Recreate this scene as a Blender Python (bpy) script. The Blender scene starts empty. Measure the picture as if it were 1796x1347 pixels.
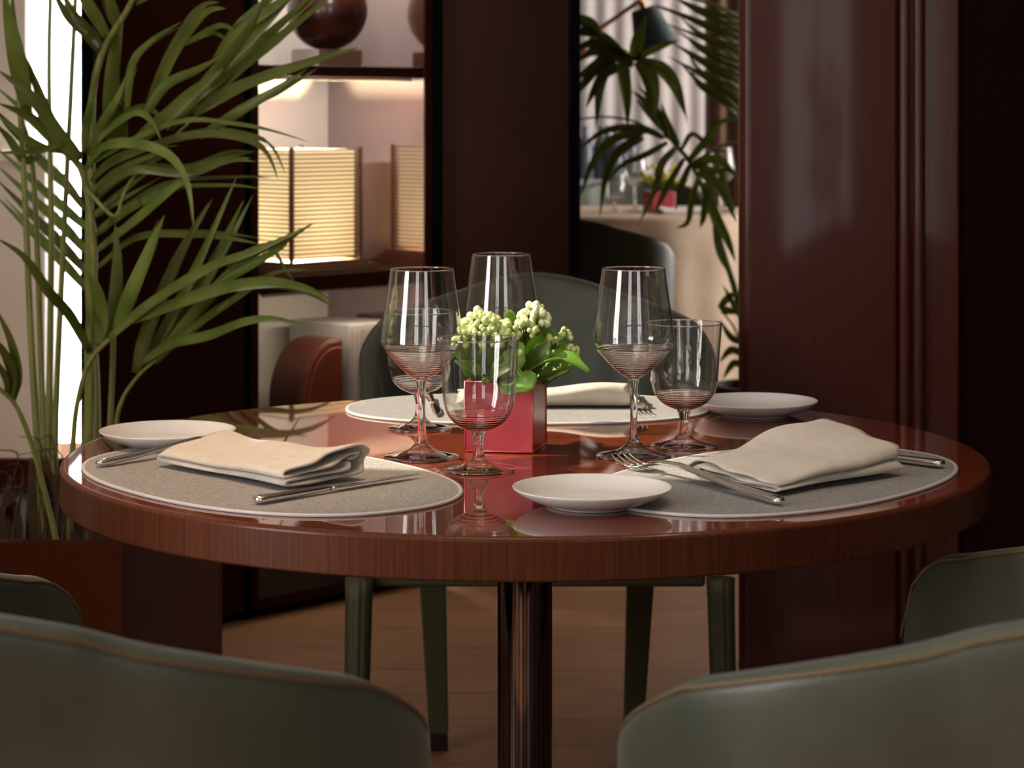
import bpy, bmesh, math, random
from mathutils import Vector, Matrix, noise
S = bpy.context.scene
COL = S.collection
PI = math.pi
random.seed(7)
F = 4017.0; YH = 190.0; CX = 898.0; CZ = 1.164        # focal length in pixels, horizon row, centre column, eye height

# ------------------------------------------------------------------ camera
cam_d = bpy.data.cameras.new('camera'); cam = bpy.data.objects.new('camera', cam_d); COL.objects.link(cam)
cam.location = (0, 0, CZ); cam.rotation_euler = (PI/2, 0, 0)
cam_d.sensor_width = 36.0; cam_d.lens = F/1796*36.0
cam_d.shift_y = -(673.5-YH)/1796.0
cam_d.clip_start = 0.05; cam_d.clip_end = 60
cam_d.dof.use_dof = True; cam_d.dof.focus_distance = 2.6; cam_d.dof.aperture_fstop = 11.0
S.camera = cam
# ------------------------------------------------------------------ colour management, world
S.view_settings.view_transform = 'Standard'; S.view_settings.look = 'None'
S.view_settings.gamma = 1.0; S.view_settings.use_curve_mapping = False
S.view_settings.exposure = 0.55
w = bpy.data.worlds.new('world'); S.world = w; w.use_nodes = True
w.node_tree.nodes['Background'].inputs[0].default_value = (0.75, 0.85, 1.0, 1)
w.node_tree.nodes['Background'].inputs[1].default_value = 0.6
try:
    S.cycles.max_bounces = 16; S.cycles.transparent_max_bounces = 24; S.cycles.transmission_bounces = 16
    S.cycles.glossy_bounces = 6; S.cycles.diffuse_bounces = 4
    S.cycles.sample_clamp_indirect = 4.0; S.cycles.use_denoising = True
except Exception: pass
# ------------------------------------------------------------------ sun (through the high slot window of wall_left)
def light(name, kind, loc, energy, color, rot=(0,0,0), **kw):
    d = bpy.data.lights.new(name, kind); o = bpy.data.objects.new(name, d); COL.objects.link(o)
    o.location = loc; o.rotation_euler = rot; d.energy = energy; d.color = color
    for k, v in kw.items(): setattr(d, k, v)
    if kind == 'AREA': o.visible_camera = True; o.visible_glossy = True
    return o
SUN_D = Vector((1.0, -0.20, -0.90)).normalized()
sun = light('sun', 'SUN', (-4, 3.5, 5), 7.5, (1.0, 0.86, 0.66), angle=math.radians(0.6))
sun.rotation_euler = SUN_D.to_track_quat('-Z', 'Y').to_euler()
# daylight in the windows
def win_light(name, loc, rot, sx, sy, radiance, color):
    return light(name, 'AREA', loc, radiance*PI*sx*sy, color, rot, shape='RECTANGLE', size=sx, size_y=sy)
win_light('daylight_rear_a', (-1.35, -2.66, 1.35), (PI/2, 0, 0), 1.2, 2.3, 2.5, (1.0, 0.95, 0.93))
win_light('daylight_rear_b', (1.50, -2.66, 1.35), (PI/2, 0, 0), 1.2, 2.3, 2.5, (1.0, 0.95, 0.93))
win_light('daylight_garden', (-1.05, 6.95, 1.6), (-PI/2, 0, 0), 0.85, 2.9, 5.0, (0.97, 0.98, 1.0))
win_light('daylight_far', (3.35, 9.2, 1.5), (0, PI/2, 0), 2.2, 2.6, 6.0, (1.0, 0.93, 0.86))
win_light('daylight_side', (-2.37, 1.0, 1.5), (0, -PI/2, 0), 1.9, 1.0, 9.0, (1.0, 0.95, 0.90))

# ------------------------------------------------------------------ helpers
def P(px, py, Y):
    return Vector(((px-CX)/F*Y, Y, CZ-(py-YH)/F*Y))
def tag(o, label=None, cat=None, group=None, kind=None):
    if label: o['label'] = label
    if cat: o['category'] = cat
    if group: o['group'] = group
    if kind: o['kind'] = kind
    return o
def empty(name, loc=(0,0,0), rz=0.0, **kw):
    o = bpy.data.objects.new(name, None); COL.objects.link(o); o.location = loc; o.rotation_euler = (0, 0, rz)
    o.empty_display_size = 0.1
    return tag(o, **kw)
def link(name, me, mat, parent=None, smooth=False, sub=0, bevel=0.0, solid=0.0):
    o = bpy.data.objects.new(name, me); COL.objects.link(o)
    if mat: me.materials.append(mat)
    if smooth: me.shade_smooth()
    if parent: o.parent = parent
    if solid:
        m = o.modifiers.new('t', 'SOLIDIFY'); m.thickness = solid; m.offset = 0
    if bevel:
        m = o.modifiers.new('b', 'BEVEL'); m.width = bevel; m.segments = 3; m.limit_method = 'ANGLE'; m.harden_normals = False
    if sub:
        m = o.modifiers.new('s', 'SUBSURF'); m.levels = sub; m.render_levels = sub
    return o
class MB:
    def __init__(s): s.v = []; s.f = []
    def add(s, vs, fs):
        n = len(s.v); s.v += [tuple(v) for v in vs]; s.f += [tuple(n+i for i in f) for f in fs]
    def box(s, c, d, rz=0.0, M=None):
        x, y, z = d[0]/2, d[1]/2, d[2]/2
        R = Matrix.Rotation(rz, 3, 'Z') if M is None else M
        vs = [R @ Vector((a*x, b*y, e*z)) + Vector(c) for e in (-1, 1) for b in (-1, 1) for a in (-1, 1)]
        s.add(vs, [(0,2,3,1),(4,5,7,6),(0,1,5,4),(2,6,7,3),(0,4,6,2),(1,3,7,5)])
    def lathe(s, prof, seg=64, c=(0,0,0)):
        vs = []; fs = []; ring = []
        for r, z in prof:
            if r < 1e-6:
                ring.append([len(vs)]*seg); vs.append((c[0], c[1], c[2]+z))
            else:
                b = len(vs); ring.append([b+i for i in range(seg)])
                for i in range(seg):
                    a = 2*PI*i/seg; vs.append((c[0]+r*math.cos(a), c[1]+r*math.sin(a), c[2]+z))
        for a, b in zip(ring, ring[1:]):
            for i in range(seg):
                j = (i+1) % seg
                q = [a[i], a[j], b[j], b[i]]; u = []
                for k in q:
                    if k not in u: u.append(k)
                if len(u) > 2: fs.append(tuple(u))
        s.add(vs, fs)
    def tube(s, pts, rad, seg=8, flat=1.0):
        pts = [Vector(p) for p in pts]; n = len(pts)
        if not hasattr(rad, '__len__'): rad = [rad]*n
        vs = []; fs = []; up = None
        for i, p in enumerate(pts):
            t = (pts[min(i+1, n-1)]-pts[max(i-1, 0)]).normalized()
            if up is None:
                up = Vector((0, 0, 1)) if abs(t.z) < 0.9 else Vector((0, -1, 0))
            sd = t.cross(up).normalized(); up = sd.cross(t).normalized()
            for k in range(seg):
                a = 2*PI*k/seg; vs.append(p+sd*(math.cos(a)*rad[i])+up*(math.sin(a)*rad[i]*flat))
        for i in range(n-1):
            for k in range(seg):
                l = (k+1) % seg; fs.append((i*seg+k, i*seg+l, (i+1)*seg+l, (i+1)*seg+k))
        fs.append(tuple(range(seg))[::-1]); fs.append(tuple((n-1)*seg+k for k in range(seg)))
        s.add(vs, fs)
    def blade(s, pts, width, fold=0.25, nrm=Vector((0, -1, 0.35)), wave=0.0):
        """leaf blade along pts: V-folded, widest at 40 %, pointed tip"""
        n = len(pts); vs = []; fs = []
        for i, p in enumerate(pts):
            t = (pts[min(i+1, n-1)]-pts[max(i-1, 0)]).normalized()
            u = i/(n-1)
            ww = width*0.5*max(0.02, (math.sin(PI*min(1, 0.10+u*0.9)**0.75))**0.8 if u < 1 else 0.02)
            sd = t.cross(nrm)
            if sd.length < 1e-3: sd = t.cross(Vector((1, 0, 0)))
            sd.normalize(); up = sd.cross(t).normalized()
            wv = wave*math.sin(u*9+p.x*40)
            vs += [p-sd*ww+up*(fold*ww+wv*ww), p, p+sd*ww+up*(fold*ww-wv*ww)]
        for i in range(n-1):
            a = 3*i; fs += [(a, a+1, a+4, a+3), (a+1, a+2, a+5, a+4)]
        s.add(vs, fs)
    def mesh(s, name):
        me = bpy.data.meshes.new(name); me.from_pydata(s.v, [], s.f); me.validate(); me.update(); return me
    def build(s, name, mat, parent=None, smooth=False, **kw):
        me = s.mesh(name)
        bm = bmesh.new(); bm.from_mesh(me); bmesh.ops.recalc_face_normals(bm, faces=bm.faces); bm.to_mesh(me); bm.free()
        return link(name, me, mat, parent, smooth, **kw)
def spline(pts, n):
    """Catmull-Rom through pts (Vectors), n samples"""
    pts = [Vector(p) for p in pts]
    if len(pts) == 2: pts = [pts[0], (pts[0]+pts[1])/2, pts[1]]
    q = [2*pts[0]-pts[1]]+pts+[2*pts[-1]-pts[-2]]; m = len(pts)-1; out = []
    for k in range(n):
        u = k/(n-1)*m; i = min(int(u), m-1); t = u-i
        a, b, c, d = q[i], q[i+1], q[i+2], q[i+3]
        out.append(0.5*((2*b)+(c-a)*t+(2*a-5*b+4*c-d)*t*t+(3*b-a-3*c+d)*t**3))
    return out
def interp(tab, x):
    if x <= tab[0][0]: return tab[0][1]
    for (a, b), (c, d) in zip(tab, tab[1:]):
        if x <= c:
            t = (x-a)/(c-a); t = t*t*(3-2*t) if False else t
            return b+(d-b)*t
    return tab[-1][1]
def dup(root, loc, rz, **kw):
    r = root.copy(); COL.objects.link(r); r.location = loc; r.rotation_euler = (0, 0, rz)
    tag(r, **kw)
    for ch in list(root.children):
        c = ch.copy(); COL.objects.link(c); c.parent = r
        for g in list(ch.children):
            d = g.copy(); COL.objects.link(d); d.parent = c
    return r

# ------------------------------------------------------------------ materials
def mat(name, col, rough=0.5, metal=0.0, spec=0.5, coat=0.0, coat_r=0.03, sheen=0.0, trans=0.0, ior=1.45):
    m = bpy.data.materials.new(name); m.use_nodes = True
    b = m.node_tree.nodes['Principled BSDF']
    b.inputs['Base Color'].default_value = (*col, 1); b.inputs['Roughness'].default_value = rough
    b.inputs['Metallic'].default_value = metal; b.inputs['Specular IOR Level'].default_value = spec
    b.inputs['Coat Weight'].default_value = coat; b.inputs['Coat Roughness'].default_value = coat_r
    b.inputs['Sheen Weight'].default_value = sheen; b.inputs['Transmission Weight'].default_value = trans
    b.inputs['IOR'].default_value = ior
    return m
def grain(m, c1, c2, scale=(1,1,1), nscale=8, bump=0.0, detail=6, coords='Object', lo=0.35, hi=0.65, wave=None, dist=0.0, bdist=0.002):
    nt = m.node_tree; N = nt.nodes; L = nt.links; b = N['Principled BSDF']
    tc = N.new('ShaderNodeTexCoord'); mp = N.new('ShaderNodeMapping'); mp.inputs['Scale'].default_value = scale
    L.new(tc.outputs[coords], mp.inputs[0])
    nz = N.new('ShaderNodeTexNoise'); nz.inputs['Scale'].default_value = nscale; nz.inputs['Detail'].default_value = detail
    nz.inputs['Distortion'].default_value = dist
    L.new(mp.outputs[0], nz.inputs['Vector'])
    cr = N.new('ShaderNodeValToRGB'); cr.color_ramp.elements[0].position = lo; cr.color_ramp.elements[1].position = hi
    cr.color_ramp.elements[0].color = (*c1, 1); cr.color_ramp.elements[1].color = (*c2, 1)
    L.new(nz.outputs['Fac'], cr.inputs[0]); L.new(cr.outputs[0], b.inputs['Base Color'])
    if bump:
        bp = N.new('ShaderNodeBump'); bp.inputs['Strength'].default_value = bump; bp.inputs['Distance'].default_value = bdist
        L.new(nz.outputs['Fac'], bp.inputs['Height']); L.new(bp.outputs[0], b.inputs['Normal'])
    return m
M = {}
M['mahog_v'] = grain(mat('mahogany_panel', (.1,.02,.01), 0.5, spec=0.10, coat=0.07, coat_r=0.12), (.024,.0058,.0022), (.036,.0084,.0034), (60,60,1.5), 5)
M['mahog_dark'] = grain(mat('mahogany_dark', (.03,.01,.005), 0.5, spec=0.3, coat=0.35, coat_r=0.2), (.022,.0065,.0035), (.036,.010,.005), (60,60,1.5), 5)
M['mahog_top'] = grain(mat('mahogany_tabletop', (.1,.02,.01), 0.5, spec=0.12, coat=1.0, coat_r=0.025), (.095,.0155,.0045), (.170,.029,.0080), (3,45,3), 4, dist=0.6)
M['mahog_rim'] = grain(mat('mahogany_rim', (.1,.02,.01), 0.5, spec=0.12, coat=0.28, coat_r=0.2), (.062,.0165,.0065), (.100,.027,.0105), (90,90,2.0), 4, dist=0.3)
M['mahog_col'] = grain(mat('mahogany_column', (.1,.02,.01), 0.45, spec=0.3, coat=0.2, coat_r=0.08), (.052,.0088,.0036), (.074,.0130,.0054), (60,60,1.5), 5)
M['mahog_pl'] = grain(mat('planter_mahogany', (.1,.02,.01), 0.8, spec=0.02), (.045,.011,.004), (.062,.015,.006), (60,60,1.5), 5)
M['black'] = mat('black_gap', (.004,.004,.005), 0.8, spec=0.02)
M['wall'] = grain(mat('cream_plaster', (.6,.5,.4), 0.9), (.60,.53,.45), (.66,.58,.50), (1,1,1), 3)
M['wallb'] = grain(mat('cream_panel', (.6,.5,.4), 0.7), (.72,.64,.55), (.76,.68,.60), (1,1,1), 3)
M['grey_curtain'] = grain(mat('grey_curtain', (.5,.45,.45), 0.9), (.58,.53,.52), (.64,.59,.58), (4,1,1), 3)
M['brown_drape'] = grain(mat('brown_drape', (.1,.05,.03), 0.9), (.085,.045,.028), (.14,.08,.05), (40,1,1), 3)
M['ceil'] = mat('ceiling_white', (.6,.57,.53), 0.9)
M['leather'] = grain(mat('olive_leather', (.08,.085,.06), 0.42, spec=0.45, sheen=0.15), (.029,.036,.021), (.063,.073,.044), (1,1,1), 6, bump=0.0, detail=9)
def add_fine_bump(m, sc, st, dist=0.001, tp='NOISE', coords='Object', scale=(1,1,1)):
    nt = m.node_tree; N = nt.nodes; L = nt.links; b = N['Principled BSDF']
    tc = N.new('ShaderNodeTexCoord'); mp = N.new('ShaderNodeMapping'); mp.inputs['Scale'].default_value = scale
    L.new(tc.outputs[coords], mp.inputs[0])
    t = N.new('ShaderNodeTexVoronoi' if tp == 'VOR' else 'ShaderNodeTexNoise'); t.inputs['Scale'].default_value = sc
    L.new(mp.outputs[0], t.inputs['Vector'])
    bp = N.new('ShaderNodeBump'); bp.inputs['Strength'].default_value = st; bp.inputs['Distance'].default_value = dist
    L.new(t.outputs[0], bp.inputs['Height']); L.new(bp.outputs[0], b.inputs['Normal'])
add_fine_bump(M['leather'], 420, 0.35, 0.0006, 'VOR')
M['seam'] = mat('leather_piping', (.10,.072,.034), 0.6)
M['leather_dk'] = mat('leather_leg', (.055,.057,.026), 0.5)
M['legcap'] = mat('dark_leg_cap', (.02,.012,.008), 0.35)
M['chrome'] = mat('black_chrome', (.09,.075,.08), 0.06, metal=1.0)
M['china'] = mat('white_china', (.78,.76,.74), 0.22, coat=0.3)
M['steel'] = mat('cutlery_steel', (.78,.74,.68), 0.16, metal=1.0)
M['linen'] = grain(mat('linen', (.6,.55,.45), 0.85, sheen=0.3), (.50,.45,.385), (.56,.51,.44), (1,1,1), 60)
add_fine_bump(M['linen'], 900, 0.25, 0.0005)
M['mat'] = grain(mat('woven_mat', (.3,.28,.25), 0.55, spec=0.6), (.165,.166,.168), (.345,.343,.340), (2.0,18.0,1), 70, bump=0.5, detail=3, lo=.4, hi=.62, bdist=.0008)
M['mat_edge'] = mat('mat_binding', (.50,.49,.47), 0.4)
M['pot'] = mat('red_leather_pot', (.46,.040,.062), 0.34, coat=0.9, coat_r=0.22)
add_fine_bump(M['pot'], 60, 0.35, 0.002)
M['soil'] = mat('soil', (.02,.012,.007), 0.9)
M['gold'] = mat('copper', (.75,.38,.2), 0.3, metal=0.6)
M['teal'] = mat('teal_shade', (.035,.07,.075), 0.5)
M['cloth'] = grain(mat('table_cloth', (.6,.45,.33), 0.9), (.52,.40,.29), (.60,.47,.35), (1,1,1), 8)
M['box'] = mat('pale_box', (.42,.38,.36), 0.6)
M['pages'] = grain(mat('box_pages', (.5,.45,.4), 0.7), (.30,.24,.21), (.50,.43,.38), (60,60,.1), 3)
M['terracotta'] = mat('red_brown_leather', (.17,.035,.014), 0.4, coat=.3, coat_r=.2)
M['terradark'] = mat('dark_brown_leather', (.075,.022,.014), 0.4, coat=.4, coat_r=.2)
M['sphere'] = grain(mat('brown_ball', (.05,.012,.008), 0.3, coat=.7, coat_r=.12), (.035,.009,.006), (.085,.022,.012), (2,2,8), 3)
M['slat'] = mat('lamp_wood', (.13,.06,.03), 0.5)
M['brownwood'] = mat('brown_block', (.25,.13,.09), 0.5)
M['white_w'] = mat('white_cabinet', (.6,.62,.68), 0.4)
M['greyglass'] = mat('grey_bottle', (.10,.11,.14), 0.15)
def leafmat(name, c1, c2, tr=0.35, rough=.38):
    m = grain(mat(name, c1, rough, spec=0.5), c1, c2, (1,1,1), 14)
    nt = m.node_tree; N = nt.nodes; L = nt.links; b = N['Principled BSDF']; out = N['Material Output']
    t = N.new('ShaderNodeBsdfTranslucent'); mx = N.new('ShaderNodeMixShader'); mx.inputs[0].default_value = tr
    t.inputs[0].default_value = (c2[0]*1.5, c2[1]*1.7, c2[2]*.9, 1)
    oi = N.new('ShaderNodeObjectInfo'); hv = N.new('ShaderNodeHueSaturation'); mr = N.new('ShaderNodeMapRange')
    mr.inputs['To Min'].default_value = .65; mr.inputs['To Max'].default_value = 1.55
    mh = N.new('ShaderNodeMapRange'); mh.inputs['To Min'].default_value = .475; mh.inputs['To Max'].default_value = .515
    L.new(oi.outputs['Random'], mr.inputs[0]); L.new(mr.outputs[0], hv.inputs['Value']); L.new(oi.outputs['Random'], mh.inputs[0]); L.new(mh.outputs[0], hv.inputs['Hue'])
    src = b.inputs['Base Color'].links[0].from_socket; L.new(src, hv.inputs['Color']); L.new(hv.outputs[0], b.inputs['Base Color'])
    L.new(b.outputs[0], mx.inputs[1]); L.new(t.outputs[0], mx.inputs[2]); L.new(mx.outputs[0], out.inputs[0])
    return m
M['leaf'] = leafmat('palm_leaf', (.105,.140,.022), (.195,.235,.052), .3, .3)
M['cane'] = grain(mat('palm_cane', (.12,.15,.03), .5), (.17,.19,.035), (.29,.30,.08), (30,30,2), 4)
M['leaf2'] = leafmat('kentia_leaf', (.075,.12,.020), (.18,.20,.045), .4)
M['kleaf'] = leafmat('kalanchoe_leaf', (.10,.20,.030), (.21,.32,.06), .35)
M['bud'] = mat('flower_bud', (.56,.68,.27), 0.5)
M['budw'] = mat('flower_bud_pale', (.78,.84,.50), 0.5)
M['root'] = mat('brown_fibre', (.10,.05,.025), .9)
M['yellow'] = mat('yellow_flower', (.75,.65,.10), .6)
def emis(name, col, st):
    m = bpy.data.materials.new(name); m.use_nodes = True; nt = m.node_tree
    b = nt.nodes['Principled BSDF']; b.inputs['Emission Color'].default_value = (*col, 1); b.inputs['Emission Strength'].default_value = st
    b.inputs['Base Color'].default_value = (*col, 1)
    return m
M['glow'] = emis('lamp_glow', (1.0, .74, .36), 3.5)
def diffuser():
    m = bpy.data.materials.new('lamp_diffuser'); m.use_nodes = True; nt = m.node_tree; N = nt.nodes; L = nt.links
    t = N.new('ShaderNodeBsdfTranslucent'); t.inputs[0].default_value = (.96, .93, .84, 1)
    N['Principled BSDF'].inputs['Base Color'].default_value = (.9, .86, .74, 1); mx = N.new('ShaderNodeMixShader'); mx.inputs[0].default_value = .8
    L.new(N['Principled BSDF'].outputs[0], mx.inputs[1]); L.new(t.outputs[0], mx.inputs[2]); L.new(mx.outputs[0], N['Material Output'].inputs[0]); return m
M['diffuser'] = diffuser()
# thin glass: what is behind, plus Fresnel reflections
def thin_glass(name, tint=(.97,.97,.97), k=1.0):
    m = bpy.data.materials.new(name); m.use_nodes = True; nt = m.node_tree; N = nt.nodes; L = nt.links
    N.remove(N['Principled BSDF']); out = N['Material Output']
    t = N.new('ShaderNodeBsdfTransparent'); t.inputs[0].default_value = (*tint, 1)
    g = N.new('ShaderNodeBsdfGlossy'); g.inputs['Roughness'].default_value = 0.015
    fr = N.new('ShaderNodeLayerWeight'); fr.inputs[0].default_value = .5
    pw = N.new('ShaderNodeMath'); pw.operation = 'POWER'; pw.inputs[1].default_value = 4.0
    L.new(fr.outputs['Facing'], pw.inputs[0])
    mu = N.new('ShaderNodeMath'); mu.operation = 'MULTIPLY_ADD'; mu.inputs[1].default_value = .80*k; mu.inputs[2].default_value = .045*k; mu.use_clamp = True
    L.new(pw.outputs[0], mu.inputs[0])
    mx = N.new('ShaderNodeMixShader'); L.new(mu.outputs[0], mx.inputs[0]); L.new(t.outputs[0], mx.inputs[1]); L.new(g.outputs[0], mx.inputs[2])
    L.new(mx.outputs[0], out.inputs[0]); return m
M['thin'] = thin_glass('thin_glass', k=1.5)
M['foot'] = thin_glass('foot_glass', (.97,.96,.95), k=2.6)
M['glass'] = mat('solid_glass', (.98,.98,.98), 0.0, trans=1.0, ior=1.5)
# lacquered side panel of the shelf unit: red-brown under a mirror-like lacquer
def lacquer():
    m = bpy.data.materials.new('mirror_lacquer'); m.use_nodes = True; nt = m.node_tree; N = nt.nodes; L = nt.links
    b = N['Principled BSDF']; b.inputs['Base Color'].default_value = (.16,.045,.03,1); b.inputs['Roughness'].default_value = .5
    g = N.new('ShaderNodeBsdfGlossy'); g.inputs['Roughness'].default_value = 0.06; g.inputs['Color'].default_value = (.55,.52,.55,1)
    mx = N.new('ShaderNodeMixShader'); mx.inputs[0].default_value = .62
    L.new(b.outputs[0], mx.inputs[1]); L.new(g.outputs[0], mx.inputs[2]); L.new(mx.outputs[0], N['Material Output'].inputs[0]); return m
M['lacquer'] = lacquer()
# floor planks
def floor_mat():
    m = mat('oak_planks', (.2,.1,.05), .45, spec=.4); nt = m.node_tree; N = nt.nodes; L = nt.links; b = N['Principled BSDF']
    tc = N.new('ShaderNodeTexCoord'); br = N.new('ShaderNodeTexBrick'); br.inputs['Scale'].default_value = 1.0
    br.inputs['Brick Width'].default_value = 1.4; br.inputs['Row Height'].default_value = .19; br.inputs['Mortar Size'].default_value = .002
    br.inputs['Color1'].default_value = (.28,.135,.062,1); br.inputs['Color2'].default_value = (.36,.175,.082,1); br.inputs['Mortar'].default_value = (.05,.025,.012,1)
    L.new(tc.outputs['Object'], br.inputs['Vector'])
    mp = N.new('ShaderNodeMapping'); mp.inputs['Scale'].default_value = (2, 40, 1); L.new(tc.outputs['Object'], mp.inputs[0])
    nz = N.new('ShaderNodeTexNoise'); nz.inputs['Scale'].default_value = 3; nz.inputs['Detail'].default_value = 6; L.new(mp.outputs[0], nz.inputs['Vector'])
    cr = N.new('ShaderNodeValToRGB'); cr.color_ramp.elements[0].color = (.6,.6,.6,1); cr.color_ramp.elements[1].color = (1.15,1.15,1.15,1)
    cr.color_ramp.elements[0].position = .3; cr.color_ramp.elements[1].position = .7
    L.new(nz.outputs[0], cr.inputs[0])
    mu = N.new('ShaderNodeMixRGB'); mu.blend_type = 'MULTIPLY'; mu.inputs[0].default_value = 1
    L.new(br.outputs[0], mu.inputs[1]); L.new(cr.outputs[0], mu.inputs[2]); L.new(mu.outputs[0], b.inputs['Base Color'])
    return m
M['floor'] = floor_mat()

# ------------------------------------------------------------------ room shell
def struct(name, boxes, m, bevel=0.0, smooth=False):
    b = MB()
    for bx in boxes: b.box(*bx)
    return tag(b.build(name, m, smooth=smooth, bevel=bevel), kind='structure')
def span(x0, x1, y0, y1, z0, z1): return (((x0+x1)/2, (y0+y1)/2, (z0+z1)/2), (x1-x0, y1-y0, z1-z0))
CEIL = 3.15
struct('floor', [span(-3.0, 4.2, -3.2, 12.2, -.1, 0)], M['floor'])
struct('ceiling', [span(-2.2, 3.4, -2.6, 11.6, CEIL, CEIL+.1)], M['ceil'])
# left wall: clerestory slot for the sun (Y 2.85..3.95, Z 2.62..3.02) and a side window nearer the camera
SY0, SY1, SZ0, SZ1 = 3.02, 4.02, 2.50, 3.06
struct('wall_left', [span(-2.32, -2.2, -2.6, .45, 0, CEIL), span(-2.32, -2.2, .45, 1.55, 0, .5), span(-2.32, -2.2, .45, 1.55, 2.5, CEIL),
                     span(-2.32, -2.2, 1.55, SY0, 0, CEIL), span(-2.32, -2.2, SY0, SY1, 0, SZ0), span(-2.32, -2.2, SY0, SY1, SZ1, CEIL),
                     span(-2.32, -2.2, SY1, 6.8, 0, CEIL)], M['wall'])
struct('wall_right', [span(2.6, 2.72, -2.6, 6.0, 0, CEIL)], M['mahog_dark'])
# wall behind the camera with two tall windows
struct('wall_front', [span(-2.2, -1.95, -2.6, -2.48, 0, CEIL), span(-.75, .9, -2.6, -2.48, 0, CEIL), span(2.1, 2.72, -2.6, -2.48, 0, CEIL),
                      span(-1.95, -.75, -2.6, -2.48, 2.5, CEIL), span(.9, 2.1, -2.6, -2.48, 2.5, CEIL),
                      span(-1.95, -.75, -2.6, -2.48, 0, .2), span(.9, 2.1, -2.6, -2.48, 0, .2)], M['wall'])
k = 1
for x0 in (-1.95, .9):
    struct('window_%d' % k, [span(x0, x0+.06, -2.58, -2.5, .2, 2.5), span(x0+1.14, x0+1.2, -2.58, -2.5, .2, 2.5), span(x0+.58, x0+.62, -2.58, -2.5, .2, 2.5),
                             span(x0, x0+1.2, -2.58, -2.5, 1.75, 1.79), span(x0, x0+1.2, -2.58, -2.5, .2, .26), span(x0, x0+1.2, -2.58, -2.5, 2.44, 2.5)], M['mahog_dark']); k += 1
struct('window_3', [span(-2.28, -2.24, .45, .5, .5, 2.5), span(-2.28, -2.24, 1.5, 1.55, .5, 2.5), span(-2.28, -2.24, .98, 1.02, .5, 2.5)], M['mahog_dark'])
# rear wall of the garden side with its tall window (white behind the palm), low wall with a ledge beside it
wx0 = (45-CX)/F*6.6
struct('wall_back', [span(-2.2, wx0, 6.6, 6.72, 0, CEIL), span(-.62, -.18, 6.6, 6.72, 0, CEIL), span(wx0, -.62, 6.6, 6.72, 0, .12), span(wx0, -.62, 6.6, 6.72, 3.0, CEIL)], M['wall'])
lx = (92-CX)/F*6.4
struct('wall_left_low', [span(-2.2, lx, 6.3, 6.5, 0, 1.02), span(-2.2, lx+.012, 6.26, 6.54, 1.02, 1.045)], M['wallb'])
U = Vector((.695, .719, 0)).normalized(); V = Vector((-.719, .695, 0)).normalized(); AU = math.atan2(U.y, U.x)
PO = Vector((-.894, 4.90, 0)); LEFT_END = Vector((-.606, 5.197, 0)); S0 = Vector((-.58, 5.224, 0)); S1 = Vector((-.213, 5.60, 0))
def ubox(a, b, v0, v1, z0, z1, o=None):
    """box between plan points a and b, from v0 to v1 along V"""
    c = (a+b)/2+V*(v0+v1)/2
    return ((c.x, c.y, (z0+z1)/2), ((b-a).length, v1-v0, z1-z0), AU)
struct('wall_panel_left', [ubox(PO, LEFT_END, 0, .012, .02, CEIL)], M['mahog_v'], bevel=.004)
struct('trim_1', [ubox(PO-U*.026, PO, .002, .012, 0, CEIL)], M['black'])
struct('trim_2', [ubox(LEFT_END, S0-U*.012, .01, .05, 0, CEIL)], M['black'])
struct('baseboard_left', [ubox(PO, S1, .02, .05, 0, .02)], M['black'])
# plain panel beside the shelves, and the black joints
struct('wall_panel_back', [span(-.172, .143, 5.66, 5.72, .02, CEIL)], M['mahog_v'], bevel=.004)
struct('trim_3', [span(-.20, -.172, 5.67, 5.71, 0, CEIL)], M['black'])
struct('trim_4', [span(.143, .169, 5.66, 5.72, 0, CEIL)], M['black'])
struct('wall_divider', [span(-.165, -.115, 5.73, 11.2, 0, CEIL)], M['mahog_dark'])
# big lacquered column
def column():
    b = MB(); Y0 = 4.2; x0 = .4175; x1 = .708; r = .022
    pr = []
    pr += [(x0+.11, 4.9)]
    for i in range(9):
        a = PI+ (PI/2)*i/8; pr.append((x0+r+r*math.cos(a), Y0+r+r*math.sin(a)))
    for i in range(7):
        a = -PI/2+(PI/2)*i/6; pr.append((x1-.008+.008*math.cos(a), Y0+.008+.008*math.sin(a)))
    pr.append((x1, Y0+.016))
    for cx, rr in ((x1+.014, .013), (x1+.040, .012)):
        for i in range(9):
            a = PI+PI*i/8; pr.append((cx+rr*math.cos(a), Y0+.014+rr*math.sin(a)))
    pr += [(x1+.054, Y0+.022), (x1+.112, Y0+.022)]
    for i in range(7):
        a = -PI/2+(PI/2)*i/6; pr.append((x1+.112+.006*math.cos(a), Y0+.028+.006*math.sin(a)))
    pr.append((x1+.118, 4.9))
    n = len(pr); vs = [(x, y, z) for z in (0, CEIL) for x, y in pr]
    fs = [(i, (i+1) % n, n+(i+1) % n, n+i) for i in range(n)]+[tuple(range(n))[::-1], tuple(range(n, 2*n))]
    b.add(vs, fs)
    o = b.build('column', M['mahog_col'], smooth=True)
    m = o.modifiers.new('e', 'EDGE_SPLIT'); m.split_angle = math.radians(38)
    tag(o, kind='structure')
column()
# dark wall running back from the column
def slab(name, a, b_, th, z0, z1, m):
    a = Vector(a); b_ = Vector(b_); d = (b_-a); c = (a+b_)/2; an = math.atan2(d.y, d.x); n = Vector((-math.sin(an), math.cos(an)))
    c = c+n*th/2
    q = MB(); q.box((c.x, c.y, (z0+z1)/2), (d.length, th, z1-z0), an)
    return tag(q.build(name, m), kind='structure')
slab('wall_panel_right', (.842, 4.29), (2.6, 5.9), .05, 0, CEIL, M['mahog_dark'])
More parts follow.
